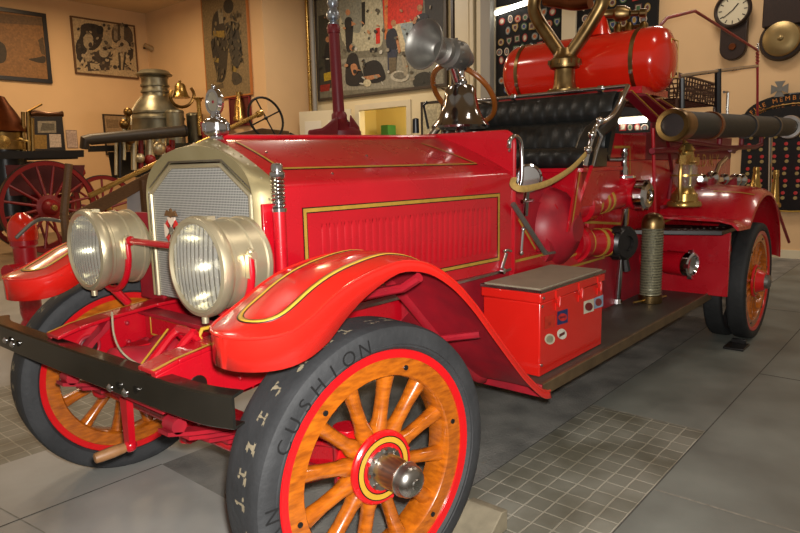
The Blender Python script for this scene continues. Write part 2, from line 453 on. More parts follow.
# big mural of firefighters at rest, back wall
S = lambda p: cr(p, 300, 0, 3.806)
skin = (186, 128, 86); navy = (34, 38, 50); blk = (28, 28, 30)
mural = [
 ([(319, 60), (443, 54), (443, 85), (319, 92)], (150, 146, 128)),
 (S([(150, -60), (310, -60), (320, 150), (300, 190), (150, 200)]), (186, 180, 150)),
 (S([(70, 60), (125, 50), (130, 330), (72, 350)]), (58, 58, 48)),
 (S([(150, -40), (235, -40), (240, 120), (205, 130), (150, 80)]), (140, 140, 124)),
 (S([(234, 10), (248, 5), (248, 90), (236, 105)]), (34, 34, 30)),
 (S([(312, -60), (470, -60), (466, 80), (400, 95), (330, 115), (318, 90)]), (214, 46, 24)),
 (S([(320, -40), (335, -40), (332, 150), (322, 150)]), (210, 120, 60)),
 (S([(470, -50), (545, -50), (545, 120), (480, 100)]), (46, 44, 42)),
 (S([(288, 108), (304, 104), (305, 165), (289, 168)]), (206, 44, 26)),
 (S([(352, 95), (430, 80), (440, 190), (356, 200)]), (204, 188, 150)),
 (S([(380, 90), (440, 85), (445, 160), (400, 165)]), (150, 164, 166)),
 (S(ell(182, 47, 9, 12)), skin), (S([(168, 68), (196, 62), (204, 100), (196, 200), (176, 200), (172, 120)]), blk),
 (S([(196, 80), (214, 92), (196, 100)]), skin),
 (S([(92, 170), (115, 160), (125, 230), (118, 290), (95, 280)]), blk), (S(ell(105, 150, 8, 11)), skin),
 (S([(90, 280), (125, 270), (130, 300), (92, 310)]), (190, 160, 40)), (S([(76, 325), (115, 318), (112, 345), (78, 350)]), (150, 40, 30)),
 (S(ell(198, 180, 10, 13)), skin), (S([(178, 205), (218, 198), (228, 260), (245, 290), (240, 325), (180, 330), (170, 300)]), blk),
 (S([(190, 245), (214, 240), (222, 270), (206, 292), (196, 275)]), skin),
 (S([(240, 240), (300, 222), (328, 285), (322, 310), (262, 320), (240, 290)]), blk), (S([(240, 292), (300, 282), (308, 292), (262, 306)]), skin), (S(ell(256, 316, 15, 14)), (206, 196, 160)),
 (S([(330, 120), (362, 100), (376, 150), (372, 190), (332, 196), (326, 150)]), navy), (S(ell(356, 88, 10, 13)), skin),
 (S([(332, 190), (372, 188), (362, 275), (334, 270)]), (50, 56, 74)), (S([(362, 140), (372, 138), (384, 195), (376, 205)]), skin),
 (S([(338, 220), (368, 218), (364, 278), (340, 280)]), (104, 92, 70)),
 (S(ell(380, 290, 36, 22)), (190, 184, 164)), (S(ell(380, 288, 26, 14)), (116, 112, 98)), (S([(384, 205), (398, 210), (416, 270), (398, 300), (390, 250)]), (160, 152, 130)),
 (S([(265, 185), (280, 180), (282, 196), (266, 200)]), blk), (S([(284, 182), (294, 180), (292, 196), (284, 198)]), blk),
 (S([(428, 70), (470, 45), (492, 60), (480, 110), (430, 120)]), (40, 44, 52)), (S(ell(456, 30, 11, 13)), skin),
 (S([(430, 290), (470, 270), (500, 280), (505, 330), (430, 340)]), (50, 50, 44)),
]
rs_p = random.Random(9)
for i in range(70):
    x, y = rs_p.uniform(75, 520), rs_p.uniform(20, 335)
    mural.append((S(ell(x, y, rs_p.uniform(2, 8), rs_p.uniform(2, 10), 8, rs_p.uniform(0, 3))), rs_p.choice([(36, 34, 34), (60, 60, 54), (150, 140, 120), (180, 130, 90), (200, 196, 180), (90, 84, 70)])))
picture('firefighter_mural', 'large colourful oil painting of firefighters resting beside a red engine', 'painting', 0, WX, (5.52, 2.93), (9.22, 5.2), .06, .07, mat('dark_mural_frame', (60, 50, 40), .5), pm((120, 116, 98)), mural, .05)
# pencil firefighter sketch on corner wall
S = lambda p: cr(p, 190, 0, 4.846)
sk = [(S([(108, 70), (150, 40), (168, 110), (172, 180), (186, 210), (180, 330), (166, 400), (132, 400), (124, 330), (106, 270), (104, 180)]), (58, 50, 38)),
      (S([(134, 48), (158, 40), (162, 112), (142, 116)]), (150, 138, 112)), (S([(112, 150), (166, 148), (168, 182), (114, 180)]), (150, 122, 48)),
      (S(ell(186, 30, 25, 36)), (54, 48, 38)), (S([(160, 110), (228, 98), (240, 170), (256, 240), (240, 332), (204, 322), (190, 240), (180, 180)]), (64, 58, 46)),
      (S([(200, 130), (225, 120), (228, 190), (206, 190)]), (44, 40, 34)), (S([(200, 345), (232, 350), (256, 380), (250, 402), (206, 420)]), (72, 64, 50)),
      (S([(206, 320), (228, 325), (224, 350), (204, 345)]), (150, 126, 60)), (S([(112, 278), (140, 282), (138, 305), (114, 298)]), (150, 126, 60)), (S([(115, 420), (160, 400), (165, 425), (120, 436)]), (100, 86, 62)), (S([(100, 200), (112, 190), (140, 275), (110, 282)]), (48, 42, 34))]
rs_p = random.Random(5)
for i in range(90):
    x, y = rs_p.uniform(108, 250), rs_p.uniform(20, 405)
    if (x - 182) ** 2 / 75 ** 2 + (y - 215) ** 2 / 215 ** 2 > 1 or (165 < x < 195 and y > 250): continue
    sk.append((S(ell(x, y, rs_p.uniform(2, 7), rs_p.uniform(5, 20), 8, rs_p.uniform(-.5, .5))), rs_p.choice([(40, 36, 30), (56, 50, 40), (84, 74, 56), (104, 92, 66), (126, 110, 78)])))
picture('firefighter_drawing', 'tall tan drawing of two standing firefighters in a thin wooden frame', 'picture', 0, SX, (9.98, 3.06), (11.74, 5.45), .035, .06, mat('orange_wood_frame', (178, 110, 52), .5), pm((140, 120, 84)), sk, .055)
# horse team print
S = lambda p: cr(p, 0, 0, 5)
hp = [(S([(400, 112), (508, 122), (520, 190), (484, 250), (420, 262), (384, 290), (374, 222), (404, 180)]), (60, 50, 40)), (S([(560, 116), (660, 128), (668, 240), (622, 222), (556, 214)]), (88, 74, 58)),
      (S([(600, 130), (620, 132), (620, 200), (602, 198)]), (176, 156, 120)), (S([(568, 125), (588, 128), (588, 200), (570, 196)]), (160, 140, 110)),
      (S([(430, 262), (556, 252), (548, 350), (440, 356)]), (74, 62, 50)), (S(ell(442, 205, 26, 40)), (178, 158, 124)), (S(ell(536, 212, 26, 34)), (172, 152, 118)), (S(ell(612, 232, 34, 34)), (180, 158, 124)),
      (S(ell(440, 278, 32, 30)), (176, 154, 120)), (S(ell(520, 262, 24, 26)), (180, 160, 126)), (S([(590, 262), (602, 262), (606, 350), (596, 352)]), (80, 68, 52)), (S([(622, 262), (634, 258), (620, 352), (612, 350)]), (80, 68, 52)),
      (S([(640, 250), (668, 246), (664, 290), (650, 310)]), (66, 54, 44)), (S([(450, 315), (500, 320), (498, 345), (455, 345)]), (190, 168, 130)), (S([(384, 232), (404, 240), (412, 330), (384, 290)]), (60, 50, 40)), (S(ell(452, 225, 10, 14)), (60, 50, 42)), (S(ell(545, 238, 9, 12)), (60, 50, 42)), (S(ell(500, 150, 18, 22)), (36, 32, 28))]
rs_p = random.Random(3)
for i in range(110):
    x, y = rs_p.uniform(385, 665), rs_p.uniform(118, 352)
    if x > 560 and y < 215 and rs_p.random() < .6: continue
    hp.append((S(ell(x, y, rs_p.uniform(3, 11), rs_p.uniform(3, 12), 8, rs_p.uniform(0, 3))), rs_p.choice([(44, 38, 32), (64, 54, 44), (90, 78, 62), (176, 156, 122), (196, 174, 138), (130, 112, 86)])))
picture('horse_team_print', 'framed print of galloping fire horses on the left wall', 'picture', 1, LY, (5.84, 3.8), (7.46, 5.15), .04, .06, mat('thin_brown_frame', (92, 62, 36), .5), pm((196, 170, 128)), hp, .05)
lp = [(S([(-60, 190), (15, 210), (35, 250), (32, 300), (10, 320), (-60, 310)]), (62, 48, 30)), (S([(130, 295), (180, 290), (230, 275), (228, 318), (190, 314)]), (60, 46, 28)), (S([(190, 200), (215, 185), (228, 280), (205, 265)]), (92, 70, 40)), (S([(-80, 60), (225, 90), (226, 130), (-80, 110)]), (112, 84, 52))]
picture('brown_landscape_painting', 'dark brown landscape painting in a black frame at top left', 'painting', 1, LY, (3.2, 3.52), (5.28, 5.1), .09, .07, mat('black_picture_frame', (24, 20, 20), .35), pm((150, 106, 58)), lp, .05)
# documents
S = lambda p: cr(p, 0, 60, 5.33)
docs = [(S([(200, 325), (298, 325), (300, 388), (202, 388)]), (150, 140, 120)), (S([(225, 335), (290, 340), (290, 375), (215, 378)]), (100, 94, 80)), (S([(180, 398), (248, 400), (252, 486), (184, 488)]), (150, 116, 50)), (S([(262, 395), (324, 396), (328, 464), (266, 466)]), (204, 186, 170))]
picture('document_board', 'black mounted board of three old documents behind the steam pumper', 'picture', 1, LY, (4.7, 1.95), (5.43, 2.82), .04, .05, mat('black_board_edge', (30, 28, 30), .5), pm((34, 32, 36)), docs, .04)
picture('paper_notice', 'small pale paper notice right of the black document board', 'notice', 1, LY, (5.49, 2.02), (5.75, 2.45), .012, .02, pm((150, 130, 120)), pm((204, 180, 164)), [(S([(355, 390), (405, 392), (406, 450), (358, 450)]), (190, 166, 152))], .015)
picture('framed_print', 'dark framed faded print behind the silver boiler', 'picture', 1, LY, (6.42, 1.85), (7.2, 2.87), .035, .05, mat('dark_print_frame', (46, 34, 24), .5), pm((168, 140, 104)), [([(106, 119), (118, 120), (119, 128), (107, 128)], (140, 116, 84))], .04)
picture('small_framed_notice', 'small dark framed notice on the cream wall beside the doorway', 'picture', 0, WX, (5.64, 1.7), (6.2, 2.68), .05, .05, mat('dark_notice_frame', (42, 34, 28), .5), pm((206, 196, 160)), [([(426, 110), (437, 109), (437, 130), (427, 131)], (184, 176, 146))], .04)
t = picture('nozzle_plaque', 'dark red plaque with a brass nozzle under the firefighter drawing', 'plaque', 0, SX, (10.08, 2.4), (10.86, 3.05), .03, .06, maroon, mat('dark_red_velvet', (92, 28, 18), .8), [], .04)
p = AX(240, 121, SX - .12); q = AX(240, 100, SX - .12)
MB().lathe([(.14, 0), (.14, .08), (.11, .12), (.1, .35), (.07, .45), (.05, .6), (.06, .64)], p, (0, 0, 1), brass).build('brass_nozzle', t)
# wall spotlight
sp = thing('wall_spotlight', 'tiny spotlight on the left wall beside the horse print', 'lamp', AY(144, 48, LY))
a = AY(144, 48, LY); MB().tube([a, a + V((0, -.15, 0))], .03, gunmetal).build('bracket', sp)
MB().lathe([(.05, 0), (.07, .15), (.09, .22)], a + V((-.08, -.18, .05)), (1, -.2, -.5), mat('old_white_metal', (150, 124, 86), .5)).build('head', sp)

# brass sliding pole
bp_ = MB().tube([(8.95, 9.38, 0), (8.95, 9.38, CZ)], .042, brass, 16).build('sliding_pole')
tag(recenter(bp_), 'vertical brass fire pole left of the mural', 'pole')
gp = MB().tube([(8.98, 9.26, 0), (8.98, 9.26, CZ)], .05, greytrim, 12).build('grey_pipe')
tag(recenter(gp), 'vertical grey pipe between brass pole and mural', 'pipe')
# green cupboard in the hall
gc = thing('green_cupboard', 'small green cupboard seen through the lit doorway', 'cupboard', (10.7, 7.9, 0))
gm = mat('green_cupboard_paint', (60, 130, 66), .5); a = AX(385, 125, 10.7); 
MB().bb((10.7, a.y - .09, 0), (11.0, a.y + .14, a.z), gm).build('carcass', gc, bevel=.01)
MB().bb((10.68, a.y - .07, .2), (10.7, a.y + .1, a.z - .25), mat('dark_green_door', (44, 84, 60), .5)).build('door', gc, bevel=.005)

# patch displays --------------------------------------------------
felt = mat('black_felt_board', (14, 13, 14), .9)
pb = thing('patch_display', 'wide black display board covered with fire department patches', 'display board', (8.98, 3, 1.86))
MB().bb((9.02, 1.52, 1.86), (9.098, 4.4, 4.6), felt).build('backing', pb, bevel=.004)
MB().bb((8.96, 2.83, 2.2), (9.015, 3.08, 4.6), creamtrim).build('white_post', pb, bevel=.006, label='white post dividing the black board')
MB().bb((8.97, 1.5, 1.84), (9.01, 4.42, 1.9), blkmetal).build('bottom_rail', pb)
pcols = [((176, 34, 30), 'red'), ((214, 204, 182), 'white'), ((176, 140, 60), 'gold'), ((46, 72, 130), 'blue'), ((120, 128, 130), 'grey'), ((186, 96, 44), 'orange'), ((60, 104, 70), 'green'), ((96, 48, 40), 'brown')]
PMESH = {}
def patch(shape, ci):
    if (shape, ci) in PMESH: return PMESH[(shape, ci)]
    rgb, nm = pcols[ci]; inner = pcols[(ci * 3 + 1) % 8][0]
    if shape == 'round': pl = ell(0, 0, .062, .062, 16)
    elif shape == 'shield': pl = [(-.055, .06), (.055, .06), (.06, 0), (.035, -.045), (0, -.075), (-.035, -.045), (-.06, 0)]
    elif shape == 'square': pl = [(-.055, -.06), (.055, -.06), (.055, .06), (-.055, .06)]
    else: pl = ell(0, 0, .048, .07, 14)
    mb = MB()
    mb.prism([(0, y, z) for y, z in pl], (-.006, 0, 0), pm(rgb))
    mb.add([(-.0068, y * .72, z * .72) for y, z in pl], [tuple(range(len(pl)))], pm((176, 166, 146) if ci != 1 else (130, 40, 40)))
    mb.add([(-.0076, y * .5, z * .5) for y, z in pl], [tuple(range(len(pl)))], pm(inner))
    o = mb.build('fire_patch', recalc=False); PMESH[(shape, ci)] = o.data
    C.objects.unlink(o); bpy.data.objects.remove(o)
    return PMESH[(shape, ci)]
def put_patch(y, z, where):
    shape = random.choice(['round', 'round', 'shield', 'square', 'oval']); ci = random.choice([0, 0, 1, 1, 2, 3, 4, 4, 5, 6, 7])
    o = bpy.data.objects.new('fire_patch', patch(shape, ci)); C.objects.link(o); o.location = (9.018, y, z); o.rotation_euler = (random.uniform(-.15, .15), 0, 0)
    lab = '%s %s fire patch pinned on the black board %s' % (pcols[ci][1], shape, where)
    tag(o, lab, 'patch', lab.replace('fire patch', 'fire patches'))
for r in range(9):
    for k in range(8):
        y = 4.28 - k * .165 + (r % 2) * .05 + random.uniform(-.02, .02); z = 3.95 - r * .175 + random.uniform(-.02, .02)
        if 3.16 < y < 4.33: put_patch(y, z, 'left of the white post')
for r in range(4):
    for k in range(7):
        y = 2.68 - k * .17 + (r % 2) * .05 + random.uniform(-.02, .02); z = 4.1 - r * .175 + random.uniform(-.02, .02)
        put_patch(y, z, 'right of the white post')
for k in range(4):
    p = AX(623 + 7.2 * k, 127 + k * .3, 9.018); put_patch(p.y, p.z, 'below the lower lamp tube')
tubem = emit('fluorescent_tube_glow', (255, 250, 236), 7)
def tubelamp(a, b, label):
    c = (a + b) / 2
    t = thing('fluorescent_lamp', label, 'lamp', c)
    MB().tube([a, b], .042, tubem, 10).build('tube', t)
    d = V((.055, 0, .03)); MB().box(c + d, (.03, (a - b).length + .06, .07), creamtrim, ).build('housing', t)
tubelamp(V((8.94, 4.36, 4.08)), V((8.94, 3.72, 4.16)), 'bright fluorescent tube at the top of the patch display')
tubelamp(V((8.94, 2.03, 2.05)), V((8.94, 1.6, 2.05)), 'bright short fluorescent tube seen between seat and suction hose')

# wall clock
ck = thing('wall_clock', 'dark drop-case wall clock with a round pale dial', 'clock', (9.09, .41, 2.8))
cb = MB(); cy, cz = .44, 3.5
cs = [(cy - .19, 3.35), (cy - .19, 2.99)] + [(cy - .02 + .18 * math.cos(a) , 2.97 + .17 * math.sin(a)) for a in [PI + PI * i / 10 for i in range(11)]] + [(cy + .16, 3.35)]
cs = [(cy - .19, 3.4), (cy - .19, 3.0)] + [(cy - .015 - .175 * math.cos(PI * i / 10), 2.99 - .175 * math.sin(PI * i / 10)) for i in range(11)] + [(cy + .16, 3.0), (cy + .16, 3.4)]
cb.prism([(9.097, y, z) for y, z in cs], (-.12, 0, 0), darkwood).build('case', ck, bevel=.015)
MB().ring([(.2, 0), (.245, 0), (.25, .04), (.225, .07), (.2, .05)], (8.98, cy, cz), (-1, 0, 0), darkwood).build('bezel', ck)
dm = MB().lathe([(.21, .0), (.21, .02), (0, .02)], (8.98, cy, cz), (-1, 0, 0), mat('aged_clock_dial', (206, 196, 168), .5))
for i in range(12):
    a = i * PI / 6; R = Matrix.Rotation(a, 3, 'X'); dm.box(V((8.957, cy, cz)) + R @ V((0, 0, .165)), (.002, .012, .045), stripeblack, R)
dm.build('dial', ck)
MB().box(V((8.953, cy, cz)) + Matrix.Rotation(.7, 3, 'X') @ V((0, 0, .05)), (.003, .014, .11), stripeblack, Matrix.Rotation(.7, 3, 'X')).build('hour_hand', ck)
MB().box(V((8.951, cy, cz)) + Matrix.Rotation(-2.2, 3, 'X') @ V((0, 0, .07)), (.003, .01, .16), stripeblack, Matrix.Rotation(-2.2, 3, 'X')).build('minute_hand', ck)
MB().lathe([(.03, 0), (.05, .01), (.045, .02), (0, .02)], (8.977, cy - .015, 3.0), (-1, 0, 0), copper, 16).build('pendulum_bob', ck)
# gong
gg = thing('alarm_gong', 'round brass alarm gong on a dark wooden wall case', 'gong', (9.09, -.18, 2.7))
MB().prism([(9.097, y, z) for y, z in ((.06, 3.2), (.06, 4.3), (-.42, 4.3), (-.42, 3.2))], (-.14, 0, 0), darkwood).build('case', gg, bevel=.015)
MB().lathe([(.27, 0), (.285, .05), (.26, .09), (.0, .09)], (9.09, -.185, 3.02), (-1, 0, 0), darkwood, 40).build('gong_mount', gg)
MB().lathe([(.225, .0), (.235, .02), (.22, .05), (.16, .075), (.08, .085), (.04, .08), (.025, .095), (0, .1)], (9.0, -.185, 3.03), (-1, 0, 0), mat('dull_gong_brass', (158, 136, 92), .4, .8, .2, 6), 40).build('gong_bowl', gg)
# honour board with rows of buttons
hb = thing('memorial_sign_board', 'black arched memorial board with rows of red and gold buttons', 'board', (9.09, -.5, .7))
ol = []
for i in range(17):
    a = PI * i / 16; ol.append((-.42 + .66 * math.cos(a), 2.0 + .3 * math.sin(a)))
ol += [(-1.08, 1.0)] + [(-.42 - .66 * math.cos(PI * i / 16), 1.0 - .33 * math.sin(PI * i / 16)) for i in range(17)]
ol += [(.24, 2.0)]
MB().prism([(9.097, y, z) for y, z in ol], (-.07, 0, 0), mat('black_gloss_board', (16, 15, 16), .25)).build('panel', hb, bevel=.012)
MB().tube([(9.02, -.42 + .57 * math.cos(PI * i / 16), 1.93 + .22 * math.sin(PI * i / 16)) for i in range(17)], .012, darkbrass, 8).build('moulding', hb)
bd = MB().tube([(9.03, -.42 - .66 * math.cos(PI * i / 16), 1.0 - .33 * math.sin(PI * i / 16)) for i in range(17)], .012, gold, 8); bd.build('moulding', hb)
MB().ring([(.03, -.03), (.06, -.03), (.06, .03), (.03, .03)], (9.05, .27, 1.98), (-1, 0, 0), stripeblack, 16).build('scroll', hb)
cx = MB(); c0 = V((9.02, -.2, 2.36))
for i in range(4):
    R = Matrix.Rotation(i * PI / 2, 3, 'X'); cx.prism([c0 + R @ V((0, y, z)) for y, z in ((-.02, .02), (-.065, .105), (.065, .105), (.02, .02))], (-.02, 0, 0), pewter)
cx.lathe([(.04, 0), (.04, .028), (0, .03)], c0, (-1, 0, 0), pewter, 14); cx.build('maltese_cross', hb)
ltr = mat('amber_lettering', (206, 126, 40), .5)
def arc_text(s, R, R2, cyc, czc, a0, size):
    st = a0
    for ch in s:
        th = st; y = cyc - R * math.sin(th); z = czc + R2 * math.cos(th)
        tx = V((0, -R * math.cos(th), -R2 * math.sin(th))).normalized()
        if ch != ' ': MB().text(ch, size, (9.026, y, z), tx, V((-1, 0, 0)).cross(tx), ltr, .001).build('letter', hb, recalc=False)
        st += size * .95 / R
arc_text('FIRE MEMBERS CAUSE', .62, .3, -.42, 1.93, -1.1, .085)
arc_text('FOR THE DUTIES OF', .6, .22, -.42, 1.92, -.95, .07)
br_, bg_ = mat('red_button', (176, 30, 30), .4), mat('gold_button', (150, 128, 76), .4)
for k in range(9):
    for r in range(6):
        y = .12 - k * .155 + .02 * (r % 2); z = 1.78 - r * .17
        if abs(y + .42) > .56 or y < -.75: continue
        MB().lathe([(.025, 0), (.025, .014), (0, .016)], (9.027, y, z), (-1, 0, 0), br_, 12).build('red_button', hb)
        MB().lathe([(.025, 0), (.025, .014), (0, .016)], (9.027, y, z - .07), (-1, 0, 0), bg_, 12).build('gold_button', hb)
# ------------------------------------------------------------------ the fire engine (front axle at x=0, front towards -x, near side -y)
T = thing('fire_engine', 'antique red open-cab fire engine with wooden spoke wheels and brass fittings', 'fire engine', (2.3, 0, 0))
mir = lambda p: V((p[0], -p[1], p[2]))

# frame rails ---------------------------------------------------------
RT_ = [(-.50, .805), (-.42, .825), (-.30, .842), (-.1, .86), (.3, .865), (5.3, .865)]
RB_ = [(5.3, .68), (.4, .68), (-.04, .683), (-.15, .668), (-.27, .66), (-.38, .69), (-.47, .735)]
for s in (-1, 1):
    y0 = .38 * s
    mb = MB()
    mb.prism([(x, y0 + .02 * s, z) for x, z in RT_ + RB_], (0, -.03 * s, 0), red)
    for i in range(len(RT_) - 1):                       # top flange
        (xa, za), (xb, zb) = RT_[i], RT_[i + 1]
        mb.add([(xa, y0 + .022 * s, za), (xb, y0 + .022 * s, zb), (xb, y0 - .085 * s, zb), (xa, y0 - .085 * s, za), (xa, y0 + .022 * s, za + .014), (xb, y0 + .022 * s, zb + .014), (xb, y0 - .085 * s, zb + .014), (xa, y0 - .085 * s, za + .014)],
               [(0, 1, 2, 3), (4, 7, 6, 5), (0, 4, 5, 1), (2, 6, 7, 3), (1, 5, 6, 2), (0, 3, 7, 4)], red)
    for i in range(3):
        (xa, za), (xb, zb) = RT_[i], RT_[i + 1]
        for yo, w, mt in ((.016, .014, goldpaint),):
            mb.strip([(xa, y0 + yo * s - .01 * s, za + .0155), (xb, y0 + yo * s - .01 * s, zb + .0155)], (0, 1, 0), w, mt)
    for i in range(2, len(RB_) - 1):                    # bottom flange
        (xa, za), (xb, zb) = RB_[i], RB_[i + 1]
        mb.prism([(xa, y0 + .02 * s, za), (xb, y0 + .02 * s, zb), (xb, y0 - .07 * s, zb), (xa, y0 - .07 * s, za)], (0, 0, .012), redd)
    mb.tube([(-.36, y0 - .012 * s, .738), (-.36, y0 + .0215 * s, .738)], .035, stripeblack, 16)  # hole through the rail: its shade drawn as a black disc
    mb.ring([(.035, 0), (.046, 0), (.046, .006), (.035, .006)], (-.36, y0 - .011 * s, .738), (0, -s, 0), redd, 20)
    for bx, bz in ((-.2, .8), (-.1, .8), (-.2, .72), (-.1, .72), (1.02, .79), (1.08, .75)):
        mb.sphere((bx, y0 - .012 * s, bz), .011, redd, 8); mb.sphere((bx, y0 + .021 * s, bz), .011, red, 8)
    mb.build('frame_rail', T, bevel=.003)
    # curved brace riveted inside the horn
    MB().loft([[V((x, y0 - .013 * s, z)), V((x, y0 - .06 * s, z)), V((x + .03, y0 - .06 * s, z)), V((x + .03, y0 - .013 * s, z))] for x, z in ((-.42, .72), (-.38, .76), (-.33, .8), (-.30, .835))], redd).build('horn_brace', T)
# crossmember with gold panel, sloped pan, hump
cm = MB().bb((-.13, -.35, .72), (-.085, .35, .845), red).bb((-.16, -.35, .835), (-.085, .35, .85), redd)
for y0, y1 in ((-.31, -.03), (.03, .31)):
    for a, b, z0, z1 in ((y0, y1, .745, .752), (y0, y1, .82, .827), (y0, y0 + .007, .745, .827), (y1 - .007, y1, .745, .827)):
        cm.bb((-.132, a, z0), (-.13, b, z1), goldpaint)
cm.build('front_crossmember', T, bevel=.003)
MB().prism([(-.46, -.35, .66), (-.12, -.35, .71), (-.12, .35, .71), (-.46, .35, .66)], (0, 0, .012), redd).build('splash_pan', T)
hp_ = MB()
hp_.lathe([(.1, 0), (.1, .05), (.07, .09), (.07, .22), (.04, .24), (0, .24)], (-.2, .05, .7), (-1, 0, .12), redd, 20)
hp_.box((-.3, .08, .755), (.07, .07, .06), red)
hp_.tube([(-.2, .2, .74), (-.3, .2, .72), (-.36, .22, .7)], .03, redd); hp_.build('crank_housing', T)
br = MB()
for yo in (-.2, -.29):
    br.tube([(-.47, yo, .73), (-.33, yo, .86), (-.3, yo, .88)], .014, red, 8); br.tube([(-.3, yo, .88), (-.2, yo, .75)], .018, red, 8)
br.tube([(-.3, -.2, .88), (-.3, -.29, .88)], .016, red, 8); br.tube([(-.36, -.2, .81), (-.36, -.29, .81)], .012, redd, 8); br.box((-.27, -.245, .78), (.12, .05, .05), red)
br.strip([(-.46, -.2, .755), (-.33, -.2, .877)], (0, 1, 0), .012, goldpaint, (-.006, 0, .012)); br.build('angle_brace', T)
lp_ = MB(); lp_.tube([AY(*q, -.3) for q in ((205, 345), (199, 336), (202, 329), (211, 327))], .007, goldpaint, 8); lp_.build('brace_loop', T)

# axle, springs, tie rod, crank
ax = MB()
ax.loft([[V((dx, y, z + dz)) for dx, dz in ((-.035, -.05), (.035, -.05), (.035, -.035), (.01, -.025), (.01, .025), (.035, .035), (.035, .05), (-.035, .05), (-.035, .035), (-.01, .025), (-.01, -.025), (-.035, -.035))] for y, z in ((-.72, .46), (-.6, .44), (-.45, .40), (.45, .40), (.6, .44), (.72, .46))], red)
for s in (-1, 1):
    ax.tube([(0, .7 * s, .36), (0, .7 * s, .56)], .05, red, 14)
    ax.tube([(0, .7 * s, .46), (0.01 * s, .8 * s, .46)], .045, red, 14)
ax.build('front_axle', T, bevel=.003)
tr = MB().tube([(-.2, -.66, .455), (-.2, .7, .455)], .02, red, 10)
for s in (-1, 1):
    tr.sphere((-.2, .66 * s, .455), .045, red, 12); tr.tube([(-.2, .66 * s, .44), (0, .7 * s, .42)], .026, red, 8)
tr.build('tie_rod', T)
dl_ = MB().tube([(-.22, -.08, .5), (-.22, -.08, .42)], .035, red, 14).tube([(-.22, -.14, .46), (-.22, -.02, .46)], .026, red, 12).tube([(-.22, -.1, .46), (-.12, -.7, .44)], .022, redd, 10).tube([(-.26, -.13, .46), (-.26, -.16, .46)], .02, redd, 8)
dl_.build('drag_link', T)
for s in (-1, 1):
    sp_ = MB()
    for i in range(6):
        L_ = .53 - .07 * i
        pts = [(x, .38 * s, .535 - .016 * i + .09 * (x / .53) ** 2) for x in [(-L_ + .05) + (2 * L_) * k / 12 for k in range(13)]]
        sp_.loft([[V(p) + V((0, -.03, 0)), V(p) + V((0, .03, 0)), V(p) + V((0, .03, .013)), V(p) + V((0, -.03, .013))] for p in pts], redd)
    sp_.tube([(-.44, .35 * s, .63), (-.44, .41 * s, .63)], .026, redd, 12)
    sp_.tube([(.55, .34 * s, .63), (.55, .42 * s, .63)], .03, redd, 12); sp_.build('leaf_spring', T)
ck0, ck1 = AY(126, 398, 0), AY(129, 446, 0); ck0 = V((ck0.x + .0, 0, ck0.z)); ck1.x = ck0.x
mb = MB().tube([ck0 + V((.22, 0, .02)), ck0], .018, red, 10).loft([[ck0 + V((dx, dy, dz)) for dx, dy, dz in ((-.012, -.025, 0), (.012, -.025, 0), (.012, .025, 0), (-.012, .025, 0))], [ck1 + V((dx, dy, 0)) for dx, dy in ((-.012, -.018), (.012, -.018), (.012, .018), (-.012, .018))]], red)
mb.sphere(ck1, .024, red, 12); cko = mb.build('starting_crank', T)
gpe = AY(94, 459, 0.02)
MB().tube([ck1 + (gpe - ck1) * t for t in (.05, .2, .5, .85, .97, 1)], [.012, .019, .021, .02, .018, .012], mat('worn_crank_grip', (150, 106, 66), .5, 0, .4, 20), 10).build('crank_grip', cko, label='worn wooden crank grip')
cdw = smooth_path([AY(112, 312, -.02), AY(114, 335, -.05), AY(122, 352, -.1), AY(138, 364, -.15), AY(155, 368, -.2)], 5)
MB().tube(cdw, .0035, canvasx, 6).build('loose_wire', T)

# bumper -------------------------------------------------------------
bpth = smooth_path([(-.447, -.715, 0), (-.478, -.62, 0), (-.492, -.5, 0), (-.505, -.16, 0), (-.52, .22, 0), (-.53, .7, 0), (-.525, .86, 0), (-.49, .98, 0)], 4)
rings = []
for i, p in enumerate(bpth):
    t = (bpth[min(i + 1, len(bpth) - 1)] - bpth[max(i - 1, 0)]).normalized(); n = V((t.y, -t.x, 0)); n = n if n.x < 0 else -n
    rings.append([V((p.x, p.y, z)) + n * d for z, d in ((.795, -.055), (.80, -.05), (.80, .0), (.795, .006), (.705, .006), (.70, 0), (.70, -.05), (.706, -.05), (.708, -.008), (.79, -.008), (.792, -.05))])
bo = MB().loft(rings, blkchrome).build('front_bumper', T)
for u, v in ((113, 387), (128, 392), (8, 340), (15, 344)):
    _p = AX(u, v, -.517 if u > 50 else -.537); x, y = _p.x, _p.y
    MB().lathe([(.014, 0), (.014, .006), (.008, .012), (0, .013)], (x - .006, y, _p.z), (-1, 0, 0), chrome, 12).build('bumper_bolt', bo)

